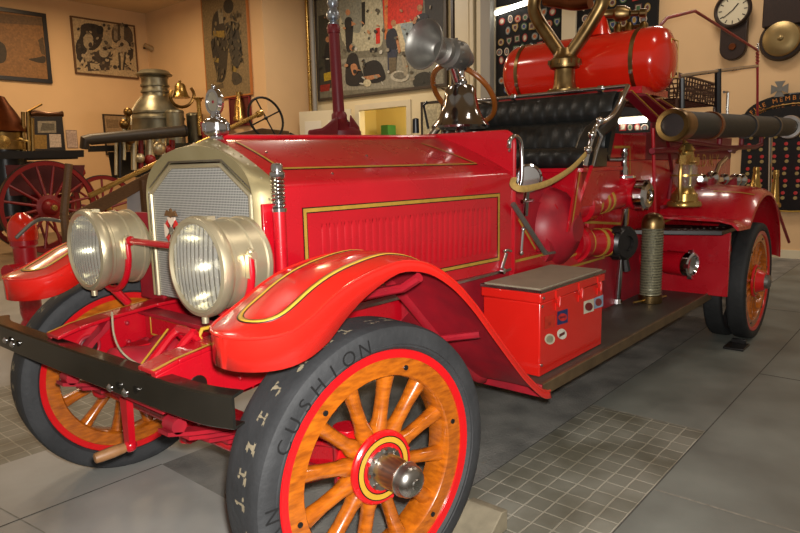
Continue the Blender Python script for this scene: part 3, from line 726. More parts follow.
# wheels -------------------------------------------------------------
def letters_round(mb, s, r, yface, a0, size, mt, sgn):
    a = a0
    for ch in s:
        d = V((math.cos(a), 0, math.sin(a))); tx = V((math.sin(a), 0, -math.cos(a)))
        mb.text(ch, size, d * r + V((0, yface, 0)), tx, d, mt, .0015)
        a -= size * .98 / r
letterm = mat('moulded_tyre_letter', (24, 24, 25), .5)
def felloe_and_spokes(part_name, Mx, R, rr, side, n, tyre_w, tm, hub, words=None, dual=False, rearhub=False, toff=0):
    """side -1: outer face at local -y"""
    fel = MB(Mx)
    fo_, fi = rr - .03, rr - .092
    fel.ring([(fi, -.042), (fi + .006, -.05), (fo_, -.05), (fo_, .05), (fi + .006, .05), (fi, .042)], (0, 0, 0), (0, 1, 0), varnish, 64)
    for k in range(6):
        a = k * PI / 3 + .2; d = V((math.cos(a), 0, math.sin(a)))
        fel.lathe([(.009, 0), (.009, .004), (0, .006)], d * (fi + .03) + V((0, .05 * side, 0)), (0, side, 0), gunmetal, 8)
    w = fel.build(part_name, T)
    rm = MB(Mx)
    rm.ring([(fo_, -.056), (rr - .004, -.06), (rr, -.052), (rr, .052), (rr - .004, .06), (fo_, .056)], (0, 0, 0), (0, 1, 0), redwheel, 72)
    rm.build('rim', w)
    for off in ((toff,) if not dual else (0, -side * .165)):
        h = tyre_w / 2
        pr = [(rr - .002, -h * .86), (rr + .008, -h * .97), (rr + (R - rr) * .45, -h), (R - .022, -h * .97), (R - .009, -h * .9), (R - .002, -h * .74), (R, -h * .5), (R, 0)]
        pr = pr + [(r, -y) for r, y in pr[-2::-1]]
        ty = MB(Mx).ring([(r, y + off) for r, y in pr], (0, 0, 0), (0, 1, 0), tm, 96)
        if off == toff:
            for k in range(33):                          # notched cuts where the tread cord shows
                a = 2 * PI * k / 33 + .05 + random.uniform(-.025, .025); jy = random.uniform(-.1, .1)
                for (da, y0, L_, wd) in ((0, .16, .46, .010), (.024, .34, .13, .014), (-.026, .32, .11, .012), (.017, .0, .11, .010), (-.02, .03, .10, .010)):
                    vs = []
                    if random.random() < .16: continue
                    da += random.uniform(-.006, .006); wd *= random.uniform(.6, 1.5); L_ *= random.uniform(.7, 1.25)
                    for t in range(4):
                        yy = side * h * (y0 + jy + L_ * (t / 3 - .5)); yl = abs(yy) / h
                        rr2 = R + .0008 - (0 if yl < .6 else (yl - .6) * .028)
                        wj_ = wd * (1 + .5 * math.sin(t * 2.3 + k)) / R / 2
                        for aa in (a + da - wj_, a + da + wj_ + .006 * math.sin(k * 1.7 + t)):
                            vs.append((rr2 * math.cos(aa), yy + off, rr2 * math.sin(aa)))
                    ty.add(vs, [(0, 1, 3, 2), (2, 3, 5, 4), (4, 5, 7, 6)], canvasx if not dual else tm)
        if words and off == toff:
            for wd, a0 in words: letters_round(ty, wd, rr + (R - rr) * .36, off + side * h * 1.0, a0, .064, letterm, side)
        if not dual:                                    # moulded ribs on sidewall
            ty.ring([(rr + .012, off + side * h * .93), (rr + .016, off + side * h * 1.015), (rr + .02, off + side * h * .96)], (0, 0, 0), (0, 1, 0), tm, 72)
        ty.build('tyre', w)
    rh = hub
    for k in range(n):
        a = 2 * PI * (k + .5) / n + .06; d = V((math.cos(a), 0, math.sin(a))); tq = V((-math.sin(a), 0, math.cos(a)))
        rings = []
        for r, wt, wy in ((rh * .62, .026, .034), (rh + .005, .03, .032), (rh + .03, .022, .028), (rh + .1, .022, .026), (fi - .03, .025, .03), (fi + .004, .029, .034)):
            rings.append([d * r + tq * wt * math.cos(2 * PI * j / 12) + V((0, wy * math.sin(2 * PI * j / 12), 0)) for j in range(12)])
        MB(Mx).loft(rings, varnish).build('spoke', w)
    s = side
    fg = MB(Mx)
    for q in (1, -1):
        fg.lathe([(.0, 0), (rh, 0), (rh, .010), (rh - .006, .016), (.05, .018), (0, .018)], (0, .034 * q, 0), (0, q, 0), redwheel, 40)
    fg.ring([(rh * .84, 0), (rh * .84, .0015), (rh * .70, .0015), (rh * .70, 0)], (0, .0518 * s, 0), (0, s, 0), goldpaint, 48)
    fg.ring([(rh * .87, 0), (rh * .87, .001), (rh * .67, .001), (rh * .67, 0)], (0, .0516 * s, 0), (0, s, 0), stripeblack, 48)
    for k in range(8):
        a = 2 * PI * k / 8 + .3; fg.sphere((rh * .93 * math.cos(a), .051 * s, rh * .93 * math.sin(a)), .0055, redwheel, 8)
        fg.sphere((rh * .58 * math.cos(a), .054 * s, rh * .58 * math.sin(a)), .006, redwheel, 8)
    fg.build('hub_flange', w)
    hb_ = MB(Mx)
    if not rearhub:
        hb_.lathe([(.07, 0), (.07, .008), (.056, .012), (.054, .02), (.05, .08), (.046, .1)], (0, .05 * s, 0), (0, s, 0), steel, 32)
        for k in range(8):
            a = 2 * PI * k / 8; hb_.box((.062 * math.cos(a), .062 * s, .062 * math.sin(a)), (.012, .012, .012), steel)
        hb_.build('hub_barrel', w)
        MB(Mx).lathe([(.046, .095), (.054, .1), (.056, .106), (.052, .112), (.051, .128), (.043, .142), (.03, .15), (.018, .153), (.016, .157), (0, .158)], (0, .05 * s, 0), (0, s, 0), steel, 32).build('hub_cap', w)
    else:
        hb_.lathe([(.1, 0), (.085, .02), (.075, .05), (.065, .06)], (0, .05 * s, 0), (0, s, 0), redwheel, 28); hb_.build('hub_barrel', w)
        MB(Mx).lathe([(.05, .055), (.055, .06), (.055, .085), (.04, .095), (0, .1)], (0, .05 * s, 0), (0, s, 0), pewter, 20).build('hub_cap', w)
    return w
ST = -.1305
def WM(x, y, z, a): return Matrix.Translation((x, y, z)) @ Matrix.Rotation(a, 4, 'Z')
felloe_and_spokes('front_wheel', WM(0, -.8185, .464, ST), .468, .388, -1, 12, .2, rubber, .121, [('CUSHION', 2.66), ('MAN', 3.42)], toff=.03)
felloe_and_spokes('front_wheel', WM(-.015, .8185, .468, ST), .468, .388, 1, 12, .2, rubber, .121, toff=.02)
felloe_and_spokes('rear_wheel', WM(4.216, -.993, .46, 0), .46, .40, -1, 14, .135, rubberd, .13, None, True, True)
felloe_and_spokes('rear_wheel', WM(4.216, .993, .46, 0), .46, .40, 1, 14, .135, rubberd, .13, None, True, True)
MB().tube([(4.216, -.9, .46), (4.216, .9, .46)], .06, redd, 14).sphere((4.216, 0, .46), .17, redd, 16).build('rear_axle', T)

# fenders --------------------------------------------------------------
FP = [(-.55, .990), (-.47, .993), (-.40, 1.004), (-.33, 1.034), (-.25, 1.075), (-.15, 1.108), (0, 1.13), (.09, 1.124), (.17, 1.102), (.25, 1.062), (.33, 1.008), (.43, .922), (.52, .832), (.61, .743), (.70, .655), (.79, .572), (.88, .502), (.94, .464), (.99, .452)]
FPs = smooth_path([(x, 0, z) for x, z in FP], 3)
def ftop(x):
    for a, b in zip(FPs, FPs[1:]):
        if a.x <= x <= b.x: return a.z + (b.z - a.z) * (x - a.x) / max(b.x - a.x, 1e-6)
    return FPs[0].z if x < FPs[0].x else FPs[-1].z
def hw(x):
    if x >= -.35: return .155
    q = min(1, (-.35 - x) / .16); return max(.155 * math.sqrt(max(0, 1 - q * q)), .0001)
def crown(yr, x): return .022 * (1 - yr * yr) * (1 if x < .5 else max(.25, 1 - (x - .5) * 1.6))
for s in (-1, 1):
    cyf = -.775 if s < 0 else .75; rings = []
    xs_ = [-.35 - .16 * math.sin(PI / 2 * (1 - k / 16)) for k in range(16)]
    st = [V((x, 0, ftop(x))) for x in xs_] + [p for p in FPs if p.x > -.349]
    for i, p in enumerate(st):
        t = (st[min(i + 1, len(st) - 1)] - st[max(i - 1, 0)]).normalized(); n = V((-t.z, 0, t.x))
        if n.z < 0: n = -n
        w = hw(p.x); sk = .088 if p.x < -.33 else (.03 + .058 * max(0, (-.02 - p.x) / .31) if p.x < -.02 else .03)
        f = w / .155
        ring = [p - n * sk + V((0, cyf - (w + .014 * f) , 0)), p + V((0, cyf - w - .002, 0))]
        for k in range(1, 10):
            yr = -1 + 2 * k / 10; ring.append(p + n * (crown(yr, p.x) * f) + V((0, cyf + yr * w, 0)))
        ring += [p + V((0, cyf + w + .002, 0)), p - n * sk + V((0, cyf + (w + .014 * f), 0))]
        rings.append(ring)
    mb = MB().loft(rings, redflash, closed=False, caps=False)
    for q in (1, -2): mb.tube([r[q] for r in rings], .0045, redflash, 6)
    # gold U stripe
    def spos(x, yr):
        w = .155
        tz = ftop(x); e = .004
        tx_ = V((2 * e, 0, ftop(x + e) - ftop(x - e))).normalized(); n = V((-tx_.z, 0, tx_.x))
        f = hw(x) / .155; yq = yr / max(hw(x), .01)
        return V((x, cyf + yr, tz)) + n * (crown(min(1, abs(yq)), x) * f)
    line = []; W = .078; xe = .36
    for k in range(24): line.append((xe - (xe + .34) * k / 24, -W))
    for k in range(17):
        a = -PI / 2 - PI * k / 16; line.append((-.34 + W * 1.15 * math.cos(a), W * math.sin(a)))
    for k in range(1, 25): line.append((-.34 + (xe + .34) * k / 24, W))
    for wd, mt, lf in ((.021, stripeblack, .0018), (.0135, goldpaint, .0032)):
        vs = []
        for i, (x, yr) in enumerate(line):
            xa, ya = line[max(i - 1, 0)]; xb, yb = line[min(i + 1, len(line) - 1)]
            d = V((xb - xa, yb - ya, 0)).normalized(); nn = V((-d.y, d.x, 0)) * wd / 2
            for q in (-1, 1):
                P_ = spos(x + nn.x * q, yr + nn.y * q) + V((0, 0, lf)); vs.append(P_)
        mb.add(vs, [(2 * i, 2 * i + 1, 2 * i + 3, 2 * i + 2) for i in range(len(line) - 1)], mt)
    fo2 = mb.build('front_fender', T, recalc=False, angle=32, weld=.0008)
    so = fo2.modifiers.new('solid', 'SOLIDIFY'); so.thickness = .004; so.offset = -1; fo2.data.materials.append(redd); so.material_offset = 3
    MB().tube([(.12, .36 * s, .9), (.12, .86 * s, 1.03), (.12, .925 * s, 1.07)], .016, redd, 8).tube([(.52, .36 * s, .72), (.42, .62 * s, .74), (.5, .9 * s, .8)], .014, redd, 8).build('fender_brace', T)
    # inner splash plate between fender and frame
    MB().prism([(.28, .46 * s, .62), (.42, .62 * s, .86), (.72, .62 * s, .6), (.98, .6 * s, .44), (1.0, .46 * s, .44), (.6, .46 * s, .6)], (0, .006 * s, 0), redd).build('splash_plate', T)

# radiator ------------------------------------------------------------
gx = -.062
oct_ = [(-.335, .90), (-.335, 1.325), (-.17, 1.432), (.17, 1.432), (.335, 1.325), (.335, .90)]
ra = MB().prism([(gx, y, z) for y, z in oct_], (.05, 0, 0), honey).build('radiator_core', T)
fr = MB()
for d, r, mt in ((0, .009, nickel), (.017, .005, steel)):
    q = [(y * (1 + d * 2.6), z + (d if z > 1 else 0)) for y, z in oct_]
    fr.tube([(gx - .006, y, z) for y, z in q], r, mt, 8)
fr.build('grille_frame', ra)
def half(pts): return pts + [(-y, z) for y, z in pts[::-1]]
def arc_top(w, zs, zt, zb, n=10):                       # arch section, left to right over the top
    pts = [(-w, zb), (-w, zs)]
    for k in range(1, n): a = PI * k / (2 * n); pts.append((-w * math.cos(a), zs + (zt - zs) * math.sin(a) ** .8))
    pts.append((0, zt))
    return pts + [(-y, z) for y, z in pts[-2::-1]]
def hoodsec(w, zc, zt, zb, n=10):
    pts = [(-w, zb), (-w, zc - .03)]
    pts += [(-w + .002, zc - .012), (-w + .01, zc), (-w + .028, zc + .012)]
    for k in range(1, n - 3):
        t = k / (n - 3); y = (-w + .028) * (1 - t); pts.append((y, zc + .012 + (zt - zc - .012) * (1 - (1 - t) ** 1.25)))
    pts.append((0, zt)); 
    return pts + [(-y, z) for y, z in pts[-2::-1]]
A_ = arc_top(.358, 1.30, 1.508, .90); B_ = hoodsec(.40, 1.36, 1.538, .90)
def lerp(P, Q, t): return [(a[0] + (b[0] - a[0]) * t, a[1] + (b[1] - a[1]) * t) for a, b in zip(P, Q)]
n_ = min(len(A_), len(B_))
def resamp(P, n):
    L_ = [0]
    for a, b in zip(P, P[1:]): L_.append(L_[-1] + math.hypot(b[0] - a[0], b[1] - a[1]))
    out = []
    for i in range(n):
        d = L_[-1] * i / (n - 1); j = 0
        while j < len(L_) - 2 and L_[j + 1] < d: j += 1
        t = (d - L_[j]) / max(L_[j + 1] - L_[j], 1e-9); out.append((P[j][0] + (P[j + 1][0] - P[j][0]) * t, P[j][1] + (P[j + 1][1] - P[j][1]) * t))
    return out
A_, B_ = resamp(A_, 61), resamp(B_, 61)
inner = resamp([(-.345, .90), (-.345, 1.33), (-.175, 1.445), (.175, 1.445), (.345, 1.33), (.345, .90)], 61)
sh = MB()
sec = [(-.068, inner), (-.078, lerp(inner, A_, .96)), (-.073, A_), (-.05, lerp(A_, B_, .35)), (-.018, lerp(A_, B_, .72)), (.012, lerp(A_, B_, .96)), (.018, B_)]
sh.loft([[V((x, y, z)) for y, z in q] for x, q in sec], nickeld, closed=False, caps=False)
shell = sh.build('radiator_shell', T, angle=45)
rv = MB()
for x in (-.028, .006):
    for q in lerp(A_, B_, .62 if x < 0 else .93)[14:48:3]:
        rv.sphere((x, q[0], q[1] + .001), .005, nickel, 6)
rv.build('shell_rivet', shell)
# emblem
em = MB(); ec = AX(173, 231, gx - .01)
for k in range(4):
    R = Matrix.Rotation(k * PI / 2, 3, 'X')
    em.prism([ec + R @ V((0, y, z)) for y, z in ((-.010, .008), (-.028, .055), (.028, .055), (.010, .008))], (-.006, 0, 0), mat('emblem_white', (220, 200, 180), .4))
em.lathe([(.017, 0), (.017, .009), (0, .01)], ec, (-1, 0, 0), pewter, 14)
for k in range(4):
    R = Matrix.Rotation(k * PI / 2 + PI / 4, 3, 'X'); em.box(ec + R @ V((-.003, 0, .034)), (.006, .022, .034), redwheel, R)
em.prism([ec + V((-.0, y, z + .06)) for y, z in ((-.045, .0), (-.03, .022), (-.012, .014), (0, .03), (.012, .014), (.03, .022), (.045, 0), (.015, .0), (0, -.008), (-.015, 0))], (-.008, 0, 0), oldwood)
em.build('maltese_emblem', ra)
# cap and temperature gauge
cap = MB().lathe([(.03, 0), (.03, .02), (.026, .03), (.026, .035), (.046, .045), (.052, .06), (.05, .085), (.04, .1), (.022, .108), (.016, .13)], (.037, 0, 1.507), (0, 0, 1), chrome, 28)
for k in range(6): cap.box((.037 + .05 * math.cos(k * PI / 3), .05 * math.sin(k * PI / 3), 1.578), (.012, .012, .03), chrome, Matrix.Rotation(k * PI / 3, 3, 'Z'))
capo = cap.build('radiator_cap', T)
gc_ = V((.037, 0, 1.672))
Rg = Matrix.Rotation(-.05, 3, 'Z'); axg = Rg @ V((-1, 0, 0))
MB().ring([(.038, -.012), (.048, -.012), (.053, 0), (.048, .012), (.038, .012)], gc_, axg, chrome, 32).sphere(gc_ + V((0, 0, .056)), .01, chrome, 10).build('gauge_ring', capo)
MB().lathe([(.01, -.006), (.04, -.006), (.04, .006), (.01, .0062)], gc_, axg, mat('gauge_dial_face', (120, 112, 96), .3), 28).lathe([(.006, 0), (.006, .0085), (0, .0085)], gc_, axg, maroon, 8).build('gauge_dial', capo)

# hood -----------------------------------------------------------------
HX0, HX1 = .014, 1.432
def hwid(x): return .40 + .075 * (x - HX0) / (HX1 - HX0)
Fs, Rs = hoodsec(.40, 1.36, 1.538, .885), hoodsec(.475, 1.372, 1.566, .885)
hd = MB()
hd.loft([[V((HX0 + (HX1 - HX0) * t, y, z)) for y, z in lerp(Fs, Rs, t)] for t in [k / 16 for k in range(17)]], redwarm if False else red, closed=False, caps=False)
def hz(x, y):
    t = (x - HX0) / (HX1 - HX0); P = lerp(Fs, Rs, t)
    for a, b in zip(P, P[1:]):
        if a[0] <= y <= b[0] and b[0] > a[0]: return a[1] + (b[1] - a[1]) * (y - a[0]) / (b[0] - a[0])
    return 1.5
for s in (-1, 1):
    def sp2(x, z, o=.002): return V((x, s * (hwid(x) + o), z))
    # framed louvre panel
    def srect(x0, x1, z0, z1, w, mt, o):
        for (a, b, c, d) in ((x0, x1, z0, z0 + w), (x0, x1, z1 - w, z1), (x0, x0 + w, z0 + w, z1 - w), (x1 - w, x1, z0 + w, z1 - w)):
            hd.add([sp2(a, c, o), sp2(b, c, o), sp2(b, d, o), sp2(a, d, o)], [(0, 1, 2, 3)], mt)
    srect(.10, 1.325, .935, 1.275, .022, stripeblack, .0018); srect(.104, 1.321, .939, 1.271, .014, gold, .003)
    for k in range(29):
        x = .2 + 1.04 * k / 28; rings = []
        for z, h in ((.985, .0), (1.0, .005), (1.19, .005), (1.21, 0)):
            rings.append([sp2(x - .012, z, 0), sp2(x - .006, z, h), sp2(x + .010, z, h * .8), sp2(x + .013, z, 0)])
        hd.loft(rings, red, closed=False, caps=False)
    # top stripe on sloped panel
    tp = [(.10, -.06), (.17, -.335), (1.25, -.40), (1.0, -.13)]
    tp = [(.075, -.07), (.10, -.30), (1.27, -.37), (1.15, -.12)]
    for wd, mt, lf in ((.018, stripeblack, .0015), (.011, gold, .003)):
        for (a, b) in zip(tp, tp[1:] + tp[:1]):
            if a == tp[3]: continue
            K = 14; d = V((b[0] - a[0], b[1] - a[1], 0)).normalized(); nn = V((-d.y, d.x, 0)) * wd / 2; vs = []
            for i in range(K + 1):
                x = a[0] + (b[0] - a[0]) * i / K; y = a[1] + (b[1] - a[1]) * i / K
                for q in (-1, 1):
                    xx, yy = x + nn.x * q, y + nn.y * q; vs.append(V((xx, -s * yy if s > 0 else yy, hz(xx, -abs(yy)) + lf)))
            hd.add(vs, [(2 * i, 2 * i + 1, 2 * i + 3, 2 * i + 2) for i in range(K)], mt)
hd.tube([(HX0, 0, 1.541), (HX1, 0, 1.569)], .009, red, 8)
hood = hd.build('hood', T, angle=30, recalc=True)
for s in (-1, 1): MB().bb((HX0 + .02, s * .455 - .02, .872), (HX1, s * .455 + .02, .884), steel).build('hood_sill_strip', hood)
for s in (-1, 1):
    y = s * (.478); lt_ = MB()
    lt_.tube([(1.33, y - .0 * s, .89), (1.345, y + .02 * s, .975)], .009, chrome, 10); lt_.tube([(1.31, y + .02 * s, .985), (1.345, y + .024 * s, .99), (1.385, y + .02 * s, .98)], .008, chrome, 10)
    lt_.lathe([(.015, 0), (.015, .02), (0, .024)], (1.328, y, .885), (0, s, 0), chrome, 10); lt_.build('hood_latch', hood)
for x, y in ((.13, -.18), (.62, -.24), (1.1, -.3), (.3, -.36), (.9, -.34)): MB().sphere((x, y, hz(x, -abs(y)) + .002), .006, chrome, 8).build('hood_button', hood)

# red bracket with chrome spring beside the radiator
for s in (-1,):
    yb = .435 * s; 
    bk = MB().bb((-.1, yb - .006, .88), (-.04, yb + .006, 1.30), red).tube([(-.052, yb + .03 * s, .88), (-.052, yb + .03 * s, 1.28)], .022, red, 14)
    for z in (.95, 1.12, 1.24): bk.sphere((-.088, yb + .006 * s, z), .006, red, 8)
    bko = bk.build('spring_post', T, bevel=.003)
    hx = MB(); c0 = V((-.052, yb + .03 * s, 1.285))
    hx.tube([c0 + V((.02 * math.cos(t * .5), .02 * math.sin(t * .5), .1 * t / 100)) for t in range(0, 101)], .0045, chrome, 6)
    hx.lathe([(.024, .1), (.026, .105), (.026, .118), (.02, .122), (.02, .14), (.016, .148), (0, .15)], c0, (0, 0, 1), chrome, 18); hx.lathe([(.026, -.012), (.026, 0), (.014, .002), (.014, .1)], c0, (0, 0, 1), chrome, 18)
    hx.build('coil_spring', bko)

MB().bb((-.03, .37, .86), (-.012, .56, 1.24), redd).build('radiator_side_panel', T, bevel=.003)
# headlights ------------------------------------------------------------
for s in (-1, 1):
    o = V((-.125, .425 if s > 0 else -.365, 1.11)); dx = (-1, 0, 0)
    mb = MB().lathe([(0, -.07), (.03, -.068), (.08, -.05), (.12, -.025), (.142, -.005), (.148, .0), (.152, .004), (.152, .018), (.147, .022), (.147, .06), (.152, .064), (.152, .07), (.147, .074), (.147, .135), (.153, .14), (.153, .152), (.149, .156)], o, dx, nickel, 56, caps=False)
    h = mb.build('headlight', T, angle=30)
    MB().ring([(.148, .15), (.156, .152), (.163, .162), (.164, .18), (.158, .194), (.146, .198), (.138, .19), (.138, .176), (.146, .172)], o, dx, nickel, 64).build('headlight_rim', h)
    MB().lathe([(.138, .176), (.125, .13), (.10, .08), (.06, .04), (.02, .025), (0, .025)], o, dx, reflector, 40, caps=False).build('reflector', h)
    MB().sphere(o + V((-.10, 0, 0)), .022, mat('lamp_bulb', (230, 224, 205), .2), 12).build('bulb', h)
    lz = MB(); G = 60; vs = []; fs = []
    for i in range(G + 1):
        yy = -.138 + .276 * i / G; hh = math.sqrt(max(.138 ** 2 - yy * yy, 1e-6))
        for j in range(9):
            zz = -hh + 2 * hh * j / 8; rr2 = (yy * yy + zz * zz) / .138 ** 2
            vs.append(o + V((-.182 - .012 * (1 - rr2) - .008 * abs(math.sin(i * PI / 5)), yy, zz)))
    fs = [(i * 9 + j, i * 9 + j + 1, (i + 1) * 9 + j + 1, (i + 1) * 9 + j) for i in range(G) for j in range(8)]
    lz.add(vs, fs, lensm); lo2 = lz.build('lens', h, angle=80, recalc=False); lo2.data.materials.append(flutelightm)
    for pi_, pl_ in enumerate(lo2.data.polygons): pl_.material_index = 1 if (pi_ // 8) % 5 in (0, 1) else 0
    fk = MB()
    pts = [o + V((-.095, .158 * math.cos(t), -.158 * math.sin(t) - .012)) for t in [PI * k / 20 for k in range(21)]]
    fk.tube([o + V((-.095, .155, .03))] + pts + [o + V((-.095, -.155, .03))], .013, red, 10)
    fk.tube([o + V((-.095, 0, -.165)), V((-.16, o.y, .87))], .017, red, 10)
    fk.build('headlight_fork', h)
    for q in (-1, 1):
        lg = MB(); lg.box(o + V((-.095, .156 * q, .005)), (.026, .016, .075), nickel); lg.tube([o + V((-.095, .152 * q, .04)), o + V((-.095, .178 * q, .04))], .012, nickel, 10); lg.sphere(o + V((-.095, .158 * q, .05)), .013, nickel, 10); lg.build('pivot_lug', h)
    MB().box(o + V((-.16, -.04, .156)), (.03, .03, .014), nickel).build('rim_catch', h); MB().tube([o + V((-.17, 0, -.158)), o + V((-.17, 0, -.185))], .012, nickel, 10).build('rim_screw', h)
MB().tube([(-.22, -.2, 1.15), (-.22, .24, 1.15)], .013, red, 10).sphere((-.22, .24, 1.15), .02, red, 10).build('headlight_bar', T)

# dash, bell, horn, steering -----------------------------------------------
def rrect(y0, y1, z0, z1, r, n=6):
    o = []
    for cy_, cz_, a0 in ((y1 - r, z1 - r, 0), (y0 + r, z1 - r, PI / 2)):
        for k in range(n + 1): a = a0 + PI / 2 * k / n; o.append((cy_ + r * math.cos(a), cz_ + r * math.sin(a)))
    return o + [(y0, z0), (y1, z0)]
dm_ = MB().prism([(1.432, y, z) for y, z in rrect(-.478, .478, .87, 1.575, .06)], (.03, 0, 0), red)
dm_.tube([(1.447, y, z) for y, z in rrect(-.478, .478, .87, 1.575, .06)], .011, red, 8)
for z in (1.0, 1.25, 1.48): dm_.sphere((1.43, -.46, z), .008, steel, 8)
dash = dm_.build('dashboard', T)
# cowl panel stripe
bx = 1.66
bell = MB().lathe([(.165, 0), (.168, .012), (.15, .03), (.125, .06), (.105, .11), (.092, .17), (.085, .215), (.07, .235), (.03, .245), (.02, .245)], (bx, -.0, 1.622), (0, 0, 1), mat('dark_chrome_bell', (168, 166, 166), .12, 1., .15, 5), 48).build('bell', T)
be = MB().lathe([(.0, 0), (.03, .012), (.032, .03), (.024, .05), (0, .055)], (bx, 0, 1.578), (0, 0, 1), chrome, 16)
be.lathe([(.035, 0), (.04, .02), (.028, .04), (.024, .07), (.034, .09), (.022, .12), (.02, .13)], (bx, 0, 1.86), (0, 0, 1), chrome, 20); be.tube([(bx, -.03, 1.95), (bx + .03, -.03, 1.99)], .014, chrome, 8); be.build('bell_yoke', bell)
bst = MB()
for y in (-.05, .05):
    bst.tube([(bx - .02, y + .03, 1.605), (bx - .08, y + .07, 1.5)], .018, steel, 10)
bst.tube([(bx, 0, 1.6), (bx, 0, 1.5)], .02, chrome, 10); bst.tube([(bx, -.06, 1.57), (bx, -.03, 1.54), (bx, .03, 1.54), (bx, .06, 1.57)], .016, chrome, 8); bst.build('bell_stand', bell)
MB().tube([(bx - .145, .12, 1.62), (bx - .16, .14, 1.75), (bx - .14, .13, 1.77)], .007, blkmetal, 8).lathe([(.02, 0), (.018, .08), (0, .085)], (bx - .16, .2, 1.6), (0, 0, 1), blkmetal, 10).build('bell_lever', bell)
# siren horn
ho = AY(430, 46, 0); a_ = (AY(466, 62, -.03) - ho).normalized()
hx_d = V((-.97, .04, .10)).normalized()
hc = V((1.415, .0, 2.035))
hn = MB().lathe([(.126, .075), (.131, .08), (.129, .085), (.118, .078), (.102, .055), (.082, .02), (.062, -.03), (.046, -.06), (.042, -.075)], hc, hx_d, pewter, 44, caps=False)
hn.lathe([(.121, .072), (.098, .045), (.076, .01), (.056, -.04), (.03, -.06), (.0, -.06)], hc, hx_d, pewter, 40, caps=False)
horn = hn.build('siren_horn', T, angle=50)
hb2 = MB().lathe([(.042, -.05), (.07, -.07), (.072, -.09), (.056, -.10), (.056, -.12), (.08, -.13), (.083, -.22), (.07, -.245), (.055, -.255), (.055, -.28), (.035, -.32), (.0, -.325)], hc, hx_d, pewter, 32)
for k in range(10):
    aa, uu, ww = frame(hx_d); an = 2 * PI * k / 10; hb2.box(hc + hx_d * -.16 + (uu * math.cos(an) + ww * math.sin(an)) * .082, (.012, .012, .012), pewter)
hb2.build('siren_motor', horn)
MB().tube([hc + hx_d * -.17 + V((0, 0, -.06)), hc + hx_d * -.2 + V((0, 0, -.13)), (bx + .0, 0, 1.9)], [.03, .022, .03], chrome, 12).build('siren_bracket', horn)
# steering
swc = V((2.16, .33, 1.872)); swn = V((-.62, 0, .78)).normalized(); swn = V((.72, -.12, .68)).normalized()
_, su, sw_ = frame(swn)
sr = MB().tube([swc + (su * math.cos(2 * PI * k / 40) + sw_ * math.sin(2 * PI * k / 40)) * .235 for k in range(40)], .018, varnishd, 12, closed=True)
sw = sr.build('steering_wheel', T)
for k in range(4):
    d = su * math.cos(k * PI / 2 + .5) + sw_ * math.sin(k * PI / 2 + .5)
    MB().tube([swc - swn * .03 + d * .03, swc + d * .225], .012, steel, 8, flat=(1.4, .6)).build('wheel_spoke', sw)
MB().lathe([(.05, -.05), (.055, -.02), (.05, .01), (.03, .02), (0, .02)], swc, swn, chrome, 20).build('wheel_hub', sw)
MB().tube([swc - swn * .03, swc - swn * .8], .025, steel, 12).build('steering_column', T)
# gauges, grab handle
gh = smooth_path([AY(509, 148, -.485), AY(510, 140, -.49), AY(515, 136, -.49), AY(520, 140, -.49), AY(521.5, 150, -.49), AY(521.5, 180, -.49), AY(517, 188, -.47)], 6)
MB().tube(gh, .011, chrome, 10).build('grab_handle', T)
gp_ = AY(527, 178, -.45)
ga = MB().lathe([(.0, 0), (.07, 0), (.074, .02), (.074, .05), (.064, .058), (.06, .05)], gp_, (-.8, -.6, 0), chrome, 32).build('pressure_gauge', T)
MB().lathe([(.06, .045), (.0, .047)], gp_, (-.8, -.6, 0), mat('gauge_face', (190, 188, 170), .3), 24).build('gauge_face', ga)
MB().tube([gp_ + V((0, 0, -.07)), gp_ + V((0.02, .02, -.2))], .016, chrome, 10).tube([gp_ + V((-.05, 0, -.12)), gp_ + V((.06, 0, -.12))], .01, chrome, 8).build('gauge_pipe', ga)

# cab side, pump and pipes --------------------------------------------------
# low side sill from dash to rear
sd = MB().prism([(1.462, -.47, .70), (1.462, -.47, 1.0), (1.50, -.47, 1.02), (1.72, -.47, .93), (2.3, -.47, .93), (2.3, -.47, .70)], (0, .03, 0), red)
for a, b in (((1.50, 1.13), (1.68, .955)), ((1.47, .915), (2.0, .915)), ((2.1, .80), (2.6, .80)), ((2.05, .86), (2.3, .88))):
    d = V((b[0] - a[0], 0, b[1] - a[1])).normalized(); n = V((-d.z, 0, d.x))
    sd.strip([(a[0], -.4755, a[1]), (b[0], -.4755, b[1])], n, .014, gold)
sd.prism([(1.463, -.473, .96), (1.463, -.473, 1.25), (1.72, -.473, .935)], (0, .02, 0), red)
sd.build('cab_side_panel', T, bevel=.004)
pt = [AY(513, 205, -.50), AY(546, 252, -.50), AY(575, 247, -.50), AY(577, 238, -.42), AY(545, 236, -.40)]
MB().bb((1.462, -.42, .72), (2.42, -.40, 1.2), redd).build('pump_bay_panel', T)
tp_ = MB().tube([AY(513, 204, -.50), AY(545, 253, -.50)], .014, pewter, 8).prism([AY(545, 253, -.50), AY(576, 248, -.50), AY(577, 237, -.40), AY(547, 237, -.38)], (0, 0, -.012), pewter)
tp_.build('step_plate', T)
lk = MB().tube([AY(523, 229, -.49), AY(521, 254, -.49)], .008, chrome, 8).sphere(AY(523, 229, -.49), .013, chrome, 10).sphere(AY(521, 253, -.49), .014, chrome, 10); lk.build('linkage_rod', T)
# floor, firewall lower body
MB().bb((1.46, -.45, .87), (2.6, .56, .9), redd).bb((1.46, -.40, .72), (2.6, .4, .87), redd).build('cab_floor', T)
